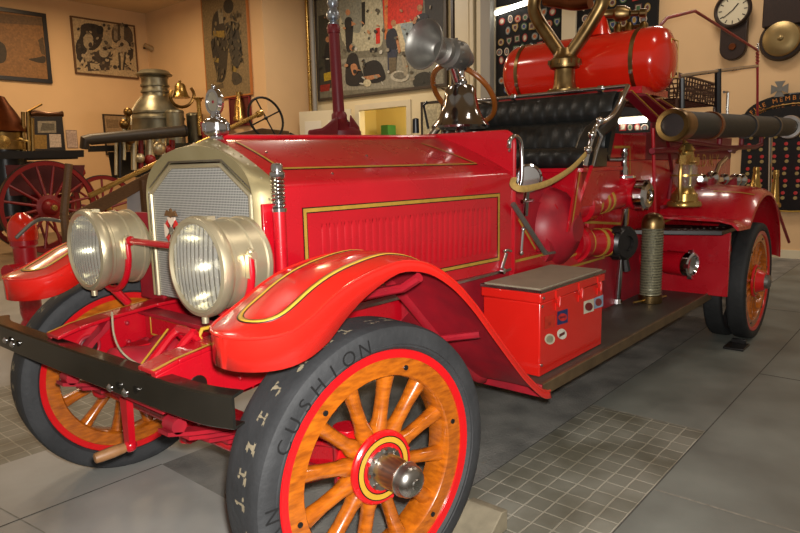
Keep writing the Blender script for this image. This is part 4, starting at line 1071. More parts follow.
# pump casing
pc = V((2.0, -.30, 1.04))
pu = MB().lathe([(.0, .27), (.07, .27), (.09, .25), (.16, .22), (.21, .17), (.235, .1), (.24, .03), (.26, .03), (.26, -.0), (.24, 0), (.24, -.4), (.0, -.4)], pc, (0, -1, 0), redd, 40)
for k in range(12):
    a = 2 * PI * k / 12; pu.sphere(pc + V((.25 * math.cos(a), -.035, .25 * math.sin(a))), .012, redd, 8)
pu.tube([pc + V((-.3, -.02, .12)), pc + V((.0, -.02, .22))], .09, redd, 16); pu.tube([pc + V((-.2, -.1, -.1)), pc + V((0, -.1, -.1))], .1, redd, 16)
pump = pu.build('pump_casing', T)
def pipe(name, p0, p1, r, bands, parent=T):
    mb = MB(); p0, p1 = V(p0), V(p1); d = p1 - p0
    mb.tube([p0, p0 + d * .12, p0 + d * .3, p0 + d * .55, p1], [r * 1.3, r * 1.25, r, r, r * 1.05], red, 24)
    for t in bands:
        for dt, w, mt in ((0, .012, gold),):
            mb.ring([(r * 1.02, -w), (r * 1.06, -w), (r * 1.06, w), (r * 1.02, w)], p0 + d * t, d.normalized(), mt, 24)
    return mb
upper0, upper1 = AY(545, 216, -.42), AY(623, 195, -.53)
mb = pipe('x', upper0, upper1, .075, (.56, .66, .73)); mb.lathe([(.085, -.05), (.1, -.05), (.1, .05), (.085, .05)], upper0 + (upper1 - upper0) * .45, (1, 0, 0), red, 24)
mb.sphere(upper1, .095, red, 20); mb.lathe([(.055, .05), (.08, .1), (.06, .13)], upper1, (0, 0, 1), red, 20)
mb.lathe([(.085, .0), (.085, .08), (.095, .085), (.095, .1)], upper1, (-.1, -1, 0), red, 24)
up_ = mb.build('upper_outlet_pipe', T)
uc = upper1 + V((-.01, -.10, 0))
cpm = MB().lathe([(.08, 0), (.088, .005), (.088, .06), (.075, .075), (.04, .078), (.036, .07), (0, .07)], uc, (-.1, -1, 0), chrome, 30)
for k in range(6):
    a = 2 * PI * k / 6; cpm.box(uc + V((.09 * math.cos(a), -.03, .09 * math.sin(a))), (.026, .05, .026), chrome, Matrix.Rotation(-a, 3, 'Y'))
cpm.build('outlet_cap', up_, label='chrome outlet cap')
vh = MB().lathe([(.03, .1), (.028, .17), (.018, .19), (.018, .25), (.024, .26), (.02, .3), (0, .305)], upper1, (0, 0, 1), chrome, 16)
e0 = upper1 + V((0, 0, .23)); vh.tube([e0 + V((.02, 0, 0)), e0 + V((-.05, .04, 0)), e0 + V((-.27, .12, 0))], [.016, .014, .018], chrome, 10)
vh.lathe([(.075, .11), (.075, .125), (.0, .125)], upper1, (0, 0, 1), chrome, 24); vh.build('valve_handle', up_)
lower0, lower1 = AY(570, 243, -.42), AY(614, 242, -.54)
mb = pipe('x', lower0, lower1, .085, (.3, .62, .8)); mb.lathe([(.12, -.03), (.12, .03)], lower0 + (lower1 - lower0) * .1, (1, 0, 0), red, 24)
lo_ = mb.build('lower_outlet_pipe', T)
lc = lower1 + V((.0, -.02, 0)); lcm = MB().lathe([(.09, -.02), (.108, 0), (.108, .07), (.09, .09), (.05, .09), (.045, .075), (0, .075)], lc, (-.35, -.94, 0), gunmetal, 30)
for k in range(4):
    a = PI / 4 + PI / 2 * k; lcm.box(lc + V((-.015 + .11 * math.cos(a), -.035, .11 * math.sin(a))), (.03, .05, .03), gunmetal, Matrix.Rotation(-a, 3, 'Y'))
lcm.tube([lc + V((.05, -.03, -.08)), lc + V((.07, -.04, -.19))], [.02, .028], gunmetal, 8); lcm.build('suction_cap', lo_, label='dark metal suction cap')
pb_ = AZ(617, 303, .452); 
MB().tube([pb_, upper1 + V((0, -.02, -.05))], .02, chrome, 14).lathe([(.035, 0), (.03, .03), (.02, .035)], pb_, (0, 0, 1), chrome, 14).build('valve_stem', T)
# lower suction fitting
q0 = V((3.38, -.42, .695)); q1 = AY(686, 264, -.78)
sf = MB().tube([q0, q0 + (q1 - q0) * .6, q0 + (q1 - q0) * .62, q1], [.075, .075, .085, .085], red, 24).build('suction_inlet', T)
sfm = MB().lathe([(.07, 0), (.085, .005), (.085, .05), (.07, .055), (.062, .04), (.0, .03)], q1, (-.25, -1, -.05), chrome, 26)
for k in range(4):
    a = PI / 2 * k; sfm.box(q1 + V((.085 * math.cos(a), -.03, .085 * math.sin(a))), (.035, .03, .03), chrome, Matrix.Rotation(-a, 3, 'Y'))
sfm.build('inlet_cap', sf)

# running boards ------------------------------------------------------------
for s in (-1, 1):
    rb = MB().bb((1.04, s * .42, .41), (3.62, s * .855, .445), deck)
    rb.bb((1.03, s * .855, .395), (3.62, s * .872, .452), boardedge).bb((1.025, s * .42, .395), (1.04, s * .872, .452), redd)
    rb.build('running_board', T, bevel=.003)
    MB().prism([(.62, s * .44, .86), (3.5, s * .44, .86), (3.5, s * .46, .44), (1.0, s * .46, .44), (.62, s * .44, .62)], (0, -.02 * s, 0), redd).build('side_apron', T)
    MB().tube([(1.2, s * .4, .42), (1.2, s * .84, .40)], .03, redd, 8).tube([(2.6, s * .4, .42), (2.6, s * .84, .40)], .03, redd, 8).build('board_bracket', T)

# seat --------------------------------------------------------------------
def tufted(mb, y0, y1, prof, cols, mt, amp=.02):
    """prof: list of (x,z,amount) going up; pleats run along the profile"""
    n = cols * 6; rings = []
    for i in range(n + 1):
        y = y0 + (y1 - y0) * i / n; b = abs(math.sin(PI * i / 6)) ** .6
        ring = []
        for j, (x, z, a) in enumerate(prof):
            ring.append(V((x - amp * a * b, y, z)))
        rings.append(ring)
    mb.loft(rings, mt, closed=False, caps=False)
sb_ = MB()
SY0, SY1 = -.60, .62
def roll(x0, z0, x1, z1, bulge, n=10):
    o = []
    d = V((x1 - x0, 0, z1 - z0)); nn = V((-d.z, 0, d.x)).normalized(); nn = nn if nn.x < 0 else -nn
    for k in range(n + 1):
        t = k / n; p = V((x0, 0, z0)) + d * t + nn * bulge * math.sin(PI * t) ** .55; o.append((p.x, p.z, math.sin(PI * t) ** .4))
    return o
tufted(sb_, SY0, SY1, roll(2.27, 1.47, 2.36, 1.665, .04), 14, leather, .009)
tufted(sb_, SY0, SY1, roll(2.36, 1.665, 2.45, 1.835, .045), 14, leather, .01)
sb_.loft([[V((2.46, y, 1.83)), V((2.30, y, 1.46)), V((2.34, y, 1.42)), V((2.52, y, 1.83))] for y in (SY0, SY1)], leather)
bkr = sb_.build('seat_back', T, angle=60)
cu = MB(); tufted(cu, SY0, SY1, [(2.3, 1.50, 0), (2.15, 1.505, 0), (2.03, 1.50, .2), (1.985, 1.485, .7), (1.965, 1.45, 1), (1.97, 1.41, 1), (1.99, 1.385, .4), (2.1, 1.38, 0)], 14, leather, .008)
cu.bb((2.02, SY0, 1.39), (2.3, SY1, 1.495), leather); cu.build('seat_cushion', T, angle=60)
rod = [V((2.40, .68, 1.85)), V((2.43, -.66, 1.855))]
rl = MB().tube(rod, .012, chrome, 10)
for y in (-.5, .1, .6): rl.lathe([(.02, -.015), (.02, .015)], (2.412 , y, 1.851), (0, 1, 0), chrome, 10); rl.tube([(2.412, y, 1.85), (2.46, y, 1.8)], .008, chrome, 6)
arm = smooth_path([rod[1], AY(623, 96, -.66), AY(615, 112, -.655), AY(606, 120, -.65), AY(597, 125, -.645), AY(592, 138, -.64), AY(588, 152, -.635), AY(585, 166, -.63)], 6)
rl.tube(arm, .014, chrome, 10); rl.build('seat_rail', T)
rf = MB()
for q in ((600, 121), (592, 135), (588, 150)): rf.sphere(AY(*q, -.65), .024, chrome, 10)
rf.tube([AY(596, 128, -.65), AY(601, 136, -.64), AY(596, 150, -.635), AY(592, 166, -.63)], .012, chrome, 8); rf.build('rail_fitting', T)
# padded end of the seat
ep = [AY(*q, -.62) for q in ((622, 96), (629, 99), (623, 112), (617, 128), (606, 136), (600, 150), (598, 166), (586, 167), (589, 150), (594, 136), (600, 126), (612, 116))]
MB().prism(ep, (0, .1, 0), leather).build('seat_end_pad', T, bevel=.02)
# seat box
sbx = MB().bb((2.05, -.56, 1.16), (2.6, .58, 1.385), red).bb((2.02, -.58, 1.36), (2.6, .6, 1.385), red)
sbx.strip([AX(592, 165, 2.04), AX(572, 222, 2.04)], (0, 1, 0), .02, red)
sbx.build('seat_box', T, bevel=.004)
pp = AY(595, 190, -.5)
MB().prism([AY(*q, -.56) for q in ((578, 168), (592, 166), (575, 230), (568, 232))], (0, .012, 0), red).strip([AY(580, 172, -.5635), AY(572, 226, -.5635)], (1, 0, 0), .016, gold).build('seat_support', T)

# body ----------------------------------------------------------------------
BY = .44
bd_ = MB().bb((2.42, -BY, .70), (5.7, BY, 1.42), red)
bd_.prism([(2.42, -BY, 1.42), (2.42, -BY, 1.47), (2.62, -BY, 1.60), (3.36, -BY, 1.60), (3.36, -BY, 1.42)], (0, 2 * BY, 0), red)
bd_.bb((3.36, -BY, 1.42), (5.7, -BY + .03, 1.62), maroon).bb((3.36, BY - .03, 1.42), (5.7, BY, 1.62), maroon).bb((5.67, -BY, 1.42), (5.7, BY, 1.55), maroon)
def bl(a, b, w=.016, mt=gold, o=.002):
    pa, pb2 = AY(*a, -BY - o), AY(*b, -BY - o); d = (pb2 - pa).normalized(); n = V((-d.z, 0, d.x)); bd_.strip([pa, pb2], n, w, mt)
for a, b in (((614, 147), (630, 147)), ((630, 147), (630, 176)), ((597, 156), (610, 158)), ((629, 205), (628, 224)), ((628, 224), (584, 222)), ((664, 222), (690, 212))): bl(a, b)
bl((598, 143), (607, 142)); bl((607, 142), (614, 134)); bl((597, 156), (598, 143))
body = bd_.build('body', T, bevel=.006)
MB().tube([AY(653, 128, -.55), AY(655, 224, -.55)], .012, red, 8).build('body_trim', T)
# gold letters on the side
fd = MB().text('F.D.N.Y.', .16, AY(709, 161, -BY - .003), (1, 0, 0), (0, 0, 1), gold, .001, 'CENTER', 1.35); fd.build('gold_lettering', body, recalc=False)
# scuttle seat-back to tank: sloped bars
sbm = MB()
for (u0, v0, u1, v1) in ((626, 93, 656, 122), (641, 96, 673, 122), (655, 101, 690, 122)):
    a, b = AY(u0, v0, -.52), AY(u1, v1, -.56); d = (b - a).normalized()
    sbm.loft([[p + V((0, -.035, 0)), p + V((0, .035, 0)), p + V((0, .035, .012)), p + V((0, -.035, .012))] for p in (a, b)], maroon)
    for yy in (-.034, .03): sbm.loft([[p + V((0, yy - .006, .013)), p + V((0, yy + .006, .013)), p + V((0, yy + .006, .015)), p + V((0, yy - .006, .015))] for p in (a, b)], goldpaint)
sbm.build('tank_strut', T)
# tank ------------------------------------------------------------------------
tc_ = V((3.22, -.025, 2.10)); RR = .222
tk = MB().lathe([(0, -.64), (.06, -.637), (.13, -.62), (.19, -.59), (.214, -.555), (RR, -.52), (RR, -.3), (RR, 0), (RR, .3), (RR, .52), (.214, .555), (.19, .59), (.13, .62), (.06, .637), (0, .64)], tc_, (0, 1, 0), redwarm, 56)
tank = tk.build('booster_tank', T, angle=50)
for y in (-.42, .46):
    MB().ring([(RR + .001, -.014), (RR + .006, -.014), (RR + .006, .014), (RR + .001, .014)], tc_ + V((0, y, 0)), (0, 1, 0), bronze, 56).sphere(tc_ + V((-.21, y, -.09)), .016, steel, 8).build('tank_band', tank)
MB().bb((2.95, -.55, 1.86), (3.45, .55, 1.905), red).bb((3.0, .05, 1.6), (3.4, .5, 1.86), redd).bb((3.05, -.53, 1.86), (3.35, -.5, 1.88), redd).build('tank_cradle', T)
og = MB()
for k in range(5):
    zz = .08 - .04 * k; 
    og.tube([tc_ + V((.02 + .05 * math.cos(t), -.62 - .0 , zz + .02 * math.sin(t))) for t in [2 * PI * j / 12 for j in range(12)]], .004, goldpaint, 5, closed=True)
og.tube([tc_ + V((x, -.625, z)) for x, z in ((-.04, .12), (.1, .12), (.12, -.12), (-.02, -.13), (-.04, .12))], .004, goldpaint, 5); og.build('tank_scrollwork', tank)
tv = MB().lathe([(.09, 0), (.07, .05), (.05, .12), (.045, .2)], tc_ + V((0, -.10, RR - .01)), (0, 0, 1), redwarm, 20)
tvo = tv.build('tank_valve', T)
tq = tc_ + V((0, -.10, RR + .17))
MB().lathe([(.0, .2), (.035, .19), (.055, .15), (.055, .1), (.035, .08), (.03, .02), (.04, 0), (0, 0)], tq + V((0, -.02, -.03)), (.2, -1, -.1), bronze, 20).lathe([(.02, .2), (.02, .25), (.03, .26), (.03, .3), (0, .3)], tq + V((0, -.02, -.03)), (.2, -1, -.1), bronze, 14).build('valve_nozzle', tvo)
ft = MB()
for y, h in ((-.24, .04), (-.32, .04), (-.42, .03)):
    ft.lathe([(.03, 0), (.03, h), (.015, h + .02), (0, h + .02)], tc_ + V((0, y, RR - .005)), (0, 0, 1), darkbrass, 12)
ft.tube([tc_ + V((0, -.22, RR + .02)), tc_ + V((0, -.44, RR + .02))], .012, darkbrass, 8); ft.build('tank_fitting', tank)
# deck gun siamese
g0 = V((2.90, -.02, 1.90))
dg_ = MB().lathe([(.12, 0), (.12, .02), (.085, .03), (.075, .06), (.07, .16), (.1, .17), (.105, .19), (.105, .225), (.085, .24), (.07, .27), (.06, .3)], g0, (0, 0, 1), bronze, 32)
for k in range(8):
    a = 2 * PI * k / 8; dg_.sphere(g0 + V((.1 * math.cos(a), .1 * math.sin(a), .022)), .012, brass, 6); dg_.box(g0 + V((.108 * math.cos(a), .108 * math.sin(a), .207)), (.02, .02, .03), bronze)
dgo = dg_.build('deck_gun_base', T)
for pts in (((565, 62), (560, 53), (550, 38), (538, 20), (534, 8), (536, -4), (545, -14), (556, -20)), ((567, 62), (571, 53), (583, 36), (597, 13), (602, 2), (600, -8), (592, -16), (580, -20))):
    MB().tube(smooth_path([AX(*q, 2.90) for q in pts], 5), .046, bronze, 20).build('deck_gun_arm', dgo)
MB().tube(smooth_path([AX(*q, 2.90) for q in ((546, -1), (560, 1), (575, 3), (590, 1))], 5), .05, copper, 18).lathe([(.08, 0), (.08, .12), (.05, .5), (.035, .7), (.045, .72)], AX(568, -14, 2.9), (-.6, .1, .7), bronze, 24).build('deck_gun_barrel', dgo)

# rear fender, step, guard --------------------------------------------------
for s in (-1, 1):
    pts = []
    c0 = V((4.2, 0, .46))
    arc = [V((3.36, 0, 1.005)), V((3.5, 0, 1.055))] + [V((4.216 + .66 * math.cos(a), 0, .50 + .66 * math.sin(a))) for a in [PI * (.70 - .66 * k / 20) for k in range(21)]]
    arc = [V((3.40, 0, .98))] + [V((4.216 + .70 * math.cos(a), 0, .50 + .685 * math.sin(a))) for a in [PI * (.76 - .72 * k / 24) for k in range(25)]]
    rings = []
    for i, p in enumerate(arc):
        t = (arc[min(i + 1, len(arc) - 1)] - arc[max(i - 1, 0)]).normalized(); n = V((-t.z, 0, t.x)); n = n if n.dot(p - c0) > 0 else -n
        rings.append([p + V((0, s * .42, 0)) + n * .03, p + V((0, s * .75, 0)) + n * .03, p + V((0, s * .95, 0)) + n * .018, p + V((0, s * 1.04, 0)) + n * .0, p + V((0, s * 1.075, 0)) - n * .025, p + V((0, s * 1.08, 0)) - n * .05, p + V((0, s * 1.07, 0)) - n * .05, p + V((0, s * 1.03, 0)) - n * .012, p + V((0, s * .95, 0)) + n * .006, p + V((0, s * .42, 0)) + n * .018])
    mb = MB().loft(rings, red)
    for k in (6, 13):
        r = rings[k]; r2 = rings[k + 1]
        for (a, b) in ((1, 2), (2, 3)):
            t = (r2[a] - r[a]).normalized(); mb.strip([r[a] + V((0, 0, .003)), r[b] + V((0, 0, .003))], [t, t], .02, gold)
    mb.build('rear_fender', T, angle=40)
    gd = MB().bb((3.52, s * .44, .44), (3.545, s * 1.0, .905), red); gd.build('mud_guard', T, bevel=.004)
    stp = MB().prism([(3.08, s * .45, .905), (3.6, s * .45, .905), (3.68, s * 1.0, .905), (3.3, s * 1.0, .905)], (0, 0, .03), gunmetal)
    if s < 0:
        for k in range(9):
            stp.box((3.2 + .045 * k, -.7 - .03 * k, .922), (.03, .012, .034), steel)
    stp.build('side_step', T, bevel=.003)
# rear top rails and hangers
rr_ = MB()
for pts in (((652, 151), (716, 149), (719, 146), (720, 134)), ((668, 139), (736, 149), (741, 146), (742, 134)), ((716, 148), (756, 147), (761, 144), (762, 132))):
    rr_.tube([AY(*q, -.70) for q in pts], .02, maroon, 8)
for u in (676, 730): rr_.tube([AY(u, 150, -.70), AY(u + 4, 152, -BY)], .018, maroon, 8)
rr_.tube([AY(668, 140, -.70), AY(672, 172, -BY), AY(668, 205, -BY - .02)], .014, maroon, 8)
rr_.tube([AY(662, 207, -BY - .03), AY(700, 205, -BY - .03)], .014, maroon, 8)
rr_.build('hose_hanger', T)
hrl = MB().tube([AY(679, 76, -.5), AY(757, 66, -.5)], .016, steel, 10); hrl.build('top_rail', T, label='steel top rail')
for u, v0, v1, r in ((682, 78, 100, .022), (718, 69, 116, .028)): MB().tube([AY(u, v0, -.5), AY(u, v1 + 8, -.5)], r, blkmetal, 8).build('rail_post', T)
MB().tube([AY(724, 92, -.5), AY(728, 92, -.5), AY(727, 118, -.5)], .012, steel, 8).build('hand_hold', T)
ms = MB().tube([AY(757.5, 52, -.5), AY(757.5, 132, -.5)], .012, redd, 10); msl = ms.build('rear_mast', T)
MB().tube([AY(656, 30, -.5), AY(667, 18, -.5), AY(695, 11, -.5), AY(757, 50, -.5)], .012, redd, 10).build('canopy_rod', T)
MB().lathe([(.015, 0), (.018, .04), (.012, .07), (0, .08)], AY(757.5, 51, -.5), (0, 0, 1), chrome, 10).tube(smooth_path([AY(757.5 + (1.2 if k % 2 else -1.2), 50 + k * 1.6, -.5) for k in range(9)], 3), .01, redd, 6).build('mast_tip', msl)
# rear fittings
vf = MB()
for u, v, r in ((702, 180, .05), (712, 178, .06), (724, 179, .05), (735, 180, .06), (741, 180, .06)): vf.sphere(AY(u, v, -.62), r, chrome, 10)
vf.tube([AY(700, 179, -.62), AY(744, 180, -.62)], .025, chrome, 8); vf.tube([AY(714, 178, -.62), AY(719, 165, -.62), AY(726, 158, -.62)], .02, chrome, 8); vf.tube([AY(708, 192, -.62), AY(708, 178, -.62)], .05, redd, 8); vf.tube([AY(731, 190, -.62), AY(731, 178, -.62)], .05, redd, 8)
vf.build('rear_valve', T)
MB().tube([AY(771, 120, -.4), AY(769, 245, -.4)], .02, chrome, 8).build('rear_stanchion', T); rs_ = MB().tube([AY(776, 205, -.6), AY(789, 242, -.6)], .018, redd, 8).build('rear_stanchion', T)
MB().bb((5.3, -.62, .42), (6.2, .62, .47), gunmetal).build('tailboard', T, bevel=.004)
MB().bb((4.9, -.5, .47), (5.36, .5, .72), redd).build('rear_body_skirt', T)
for u, v0, v1 in ((755, 193, 168), (774, 207, 172)):
    p0, p1 = AY(u, v0, -.5), AY(u, v1, -.5); h = (p1 - p0).length
    MB().lathe([(.075, 0), (.075, .04), (.055, .06), (.03, h * .8), (.036, h * .85), (.03, h)], p0, (0, 0, 1), brass, 16).build('brass_nozzle', T)
# steps in front hood underside so nothing is see-through
MB().bb((.1, -.3, .75), (1.4, .3, .9), gunmetal).bb((0.0, -.3, .95), (1.35, .3, 1.3), gunmetal).build('engine_block', T, bevel=.02)

# ------------------------------------------------------------------ loose things on the engine
# tool box
tb = thing('tool_box', 'red wooden tool box with grey mat lid on the running board', 'tool box', (1.46, -.66, .4475))
z0 = .4475
MB().bb((1.13, -.805, z0), (1.81, -.50, .79), redflash).build('box_body', tb, bevel=.006)
lid = MB().bb((1.122, -.812, .792), (1.818, -.492, .838), redflash).build('lid', tb, bevel=.006)
MB().bb((1.12, -.815, .839), (1.82, -.49, .852), steel).bb((1.135, -.80, .85), (1.805, -.505, .858), greymat).build('lid_mat', tb, label='grey ribbed mat edged with metal')
for x in (1.28, 1.52, 1.74):
    hsp = MB(); hsp.bb((x - .02, -.818, .79), (x + .02, -.812, .83), redflash); hsp.tube([(x - .012, -.816, .8), (x, -.82, .755), (x + .012, -.816, .8)], .006, redflash, 6); hsp.bb((x - .012, -.813, .735), (x + .012, -.806, .77), redflash); hsp.build('hasp', tb)
for x, z in ((1.145, .815), (1.145, .775), (1.145, .5)): MB().lathe([(.007, 0), (.007, .004), (0, .006)], (x, -.8125 if z > .79 else -.8055, z), (0, -1, 0), steel, 8).build('screw', tb)
def sticker(pts, rgb, i=0): return MB().add([AY(u, v, -.8065 - .0008 * i) for u, v in pts], [tuple(range(len(pts)))], pm(rgb))
K = lambda p: cr(p, 530, 280, 6.667)
def st2(name, layers_, lab=None):
    mb = MB()
    for i, (pts, rgb) in enumerate(layers_): mb.add([AY(u, v, -.8065 - .0008 * i) for u, v in K(pts)], [tuple(range(len(pts)))], pm(rgb))
    mb.build('sticker', tb, recalc=False, label=lab)
st2('s', [([(98, 245), (166, 228), (166, 308), (98, 328)], (196, 46, 20)), ([(122, 285), (140, 278), (140, 300), (124, 304)], (170, 30, 16))], 'orange-red square sticker')
st2('s', [([(182, 212), (252, 190), (252, 282), (182, 302)], (28, 44, 96)), (ell(218, 248, 30, 26, 16, -.2), (196, 36, 30)), ([(200, 245), (238, 236), (238, 250), (200, 258)], (120, 20, 40))], 'navy square sticker with red oval')
st2('s', [(ell(132, 394, 34, 36, 18, -.3), (214, 206, 176)), (ell(132, 394, 24, 24, 16, -.3), (160, 156, 128))], 'cream oval sticker')
st2('s', [(ell(213, 360, 32, 36, 18, -.3), (222, 216, 200)), ([(196, 362), (232, 342), (232, 362), (214, 372), (196, 382)], (90, 24, 20))], 'white oval sticker with dark motor truck')
st2('s', [([(358, 144), (426, 122), (426, 206), (358, 228)], (206, 200, 178)), (ell(393, 178, 26, 28, 16), (110, 18, 22))], 'white square sticker with maroon disc')
st2('s', [([(428, 120), (488, 98), (488, 174), (428, 194)], (140, 166, 190)), (ell(457, 148, 22, 26, 16), (130, 44, 44))], 'pale blue sticker with maroon disc')
# suction hose
sh0 = AY(672, 125, -.86); sh1 = AY(789, 127, -.86)
t = thing('suction_hose', 'long black hard suction hose with brass coupling along the engine side', 'hose', (sh0 + sh1) / 2)
dd_ = (sh1 - sh0).normalized(); L_ = (sh1 - sh0).length
MB().lathe([(.07, .06), (.08, .06)] + [(.083 + .004 * (k % 2), .12 + (L_ - .2) * k / 90) for k in range(91)] + [(.07, L_ - .08)], sh0, dd_, hoserub, 28).build('hose_body', t)
MB().ring([(.068, 0), (.094, -.005), (.1, .01), (.1, .05), (.09, .06), (.09, .2), (.078, .21)], sh0, dd_, darkbrass, 36).build('coupling', t, label='brass front coupling')
MB().lathe([(.07, .04), (.07, .05), (0, .05)], sh0, dd_, stripeblack, 24).build('hose_mouth', t)
for f in (.22, .5, .76): MB().ring([(.086, -.025), (.096, -.025), (.096, .025), (.086, .025)], sh0 + dd_ * L_ * f, dd_, copper if f < .3 else gunmetal, 28).build('hose_clamp', t)
MB().ring([(.08, -.02), (.11, -.02), (.115, .02), (.1, .06), (.08, .06)], sh1, dd_, steel, 28).build('end_coupling', t)
# strainer
s0 = AZ(650, 302, .4475); s0.z = .4475
t = thing('suction_strainer', 'wire mesh cylinder strainer with a copper dome standing on the running board', 'strainer', s0)
meshm = mat('woven_mesh_metal', (126, 122, 98), .5, .4, .5, 90, .3, 160, rgb2=(60, 58, 44))
MB().lathe([(.068, .05), (.068, .52)], s0, (0, 0, 1), meshm, 36).build('mesh_sleeve', t)
wr = MB()
wr.tube([s0 + V((.0695 * math.cos(a), .0695 * math.sin(a), .05 + .47 * k / 500)) for k, a in [(k, 2 * PI * k / 20) for k in range(501)]], .0035, mat('wire_grey', (150, 146, 120), .45, .5), 5)
wr.build('wire_wrap', t)
MB().lathe([(.077, 0), (.079, .01), (.079, .05), (.071, .056), (0, .056)], s0, (0, 0, 1), bronze, 32).tube([s0 + V((-.17, .05, .02)), s0 + V((.17, -.05, .02))], .008, brass, 8).build('strainer_base', t)
MB().lathe([(.074, .515), (.075, .54), (.07, .575), (.054, .602), (.03, .616), (0, .621)], s0, (0, 0, 1), bronze, 32).build('dome_cap', t, label='copper dome cap')
# lantern
l0 = AY(684, 206, -.83)
t = thing('brass_lantern', 'brass oil lantern with a clear globe hung on the engine side', 'lantern', l0)
MB().lathe([(.105, 0), (.108, .012), (.1, .03), (.085, .035), (.08, .08), (.06, .1), (.05, .13)], l0, (0, 0, 1), brass, 28).build('oil_font', t)
MB().lathe([(.055, .12), (.075, .16), (.08, .2), (.07, .25), (.052, .28)], l0, (0, 0, 1), clearm, 28, caps=False).build('globe', t)
MB().lathe([(.06, .275), (.07, .285), (.05, .31), (.045, .35), (.055, .36), (.03, .4), (0, .41)], l0, (0, 0, 1), brass, 24).build('chimney', t)
cg = MB()
for s in (-1, 1): cg.tube(smooth_path([l0 + V((.085 * s, 0, .04)), l0 + V((.1 * s, 0, .12)), l0 + V((.1 * s, 0, .26)), l0 + V((.05 * s, 0, .33))], 5), .013, brass, 8)
cg.ring([(.084, -.006), (.092, -.006), (.092, .006), (.084, .006)], l0 + V((0, 0, .2)), (0, 0, 1), brass, 24); cg.box(l0 + V((-.08, -.02, .3)), (.1, .04, .06), brass); cg.box(l0 + V((.1, -.02, .29)), (.1, .04, .05), brass); cg.build('guard_tube', t)
MB().tube(smooth_path([l0 + V((-.08, 0, .34)), l0 + V((-.06, 0, .39)), l0 + V((0, .02, .425)), l0 + V((.06, 0, .39)), l0 + V((.08, 0, .34))], 5), .006, brass, 6).build('bail', t)
# strap
sp_ = smooth_path([AY(586, 154, -.665), AY(571, 169, -.655), AY(550, 182, -.645), AY(530, 188, -.64), AY(519, 188.5, -.63), AY(513, 184, -.60), AY(514, 178, -.585)], 6)
t = tag(recenter(MB().tube(sp_, .013, strapm, 8, flat=(.35, 1.2)).build('canvas_strap')), 'tan canvas strap hung from seat rail to grab handle', 'strap')
# wire basket in the hose bed
b0 = V((4.55, -.2, 1.66)); 
t = thing('wire_basket', 'dark wire basket standing in the hose bed behind the red tank', 'basket', (4.6, -.1, 1.627))
bx0, bx1, by0, by1, bz0, bz1 = AY(677, 95, -.37).x, AY(715, 95, -.37).x, -.37, .2, AY(690, 101, -.37).z, AY(690, 77, -.37).z
wm_ = mat('rusty_wire', (84, 60, 48), .5, .6)
def grid(mb, f, nu, nv, r):
    for i in range(nu + 1): mb.tube([f(i / nu, j / 4) for j in range(5)], r, wm_, 5)
    for j in range(nv + 1): mb.tube([f(i / 4, j / nv) for i in range(5)], r, wm_, 5)
for nm, f, nu in (('wire_side', lambda a, b: V((bx0 + (bx1 - bx0) * a, by0, bz0 + (bz1 - bz0) * b)), 14), ('wire_side', lambda a, b: V((bx0 + (bx1 - bx0) * a, by1, bz0 + (bz1 - bz0) * b)), 14), ('wire_end', lambda a, b: V((bx0, by0 + (by1 - by0) * a, bz0 + (bz1 - bz0) * b)), 9), ('wire_end', lambda a, b: V((bx1, by0 + (by1 - by0) * a, bz0 + (bz1 - bz0) * b)), 9)):
    g = MB(); grid(g, f, nu, 5, .006)
    for k in range(nu): g.tube([f(k / nu, 0), f((k + 1) / nu, 1)], .005, wm_, 5)
    g.build(nm, t)
rmb = MB(); grid(rmb, lambda a, b: V((bx0 + (bx1 - bx0) * a, by0 + (by1 - by0) * b, bz0)), 10, 6, .006)
for x in (bx0, bx1):
    for y in (by0, by1): rmb.tube([(x, y, bz0), (x, y, 1.627)], .012, wm_, 6)
rmb.tube([(bx0, by0, bz1), (bx1, by0, bz1), (bx1, by1, bz1), (bx0, by1, bz1), (bx0, by0, bz1)], .012, wm_, 8); rmb.build('basket_base', t)
MB().bb((3.5, -.43, 1.6), (5.3, .43, 1.625), redd).prism([(3.5, -.43, 1.625), (3.5, -.43, 1.86), (4.6, -.43, 1.66), (4.6, -.43, 1.625)], (0, .015, 0), maroon).build('hose_bed_floor', T)
# chocks
def chock(loc, label, col):
    t = thing('wheel_chock', label, 'chock', loc); x, y, z = loc
    MB().prism([(x - .1, y - .07, .002), (x + .1, y - .07, .002), (x + .1, y - .07, .018), (x - .1, y - .07, .018)], (0, .14, 0), col).build('base_plate', t, bevel=.003)
    MB().prism([(x + .06, y - .05, .018), (x + .06, y - .05, .05), (x + .09, y - .05, .05), (x + .09, y - .05, .018)], (0, .1, 0), col).build('stop_block', t, bevel=.003)
chock((3.83, -1.01, .0), 'flat dark wheel chock under the rear tyre', gunmetal)
a = AZ(462, 531, 0)
t = thing('wheel_chock', 'pale wooden wedge chock behind the near front tyre', 'chock', (.50, -.88, 0))
MB().prism([(.44, -.96, .002), (.60, -.96, .002), (.60, -.96, .085), (.56, -.96, .09)], (0, .16, 0), mat('grey_wood_wedge', (140, 130, 108), .7, 0, .4, 12)).build('wedge', t, bevel=.004)
MB().bb((.50, -.93, .0), (.60, -.87, .002), rubberd).build('rubber_foot', t)
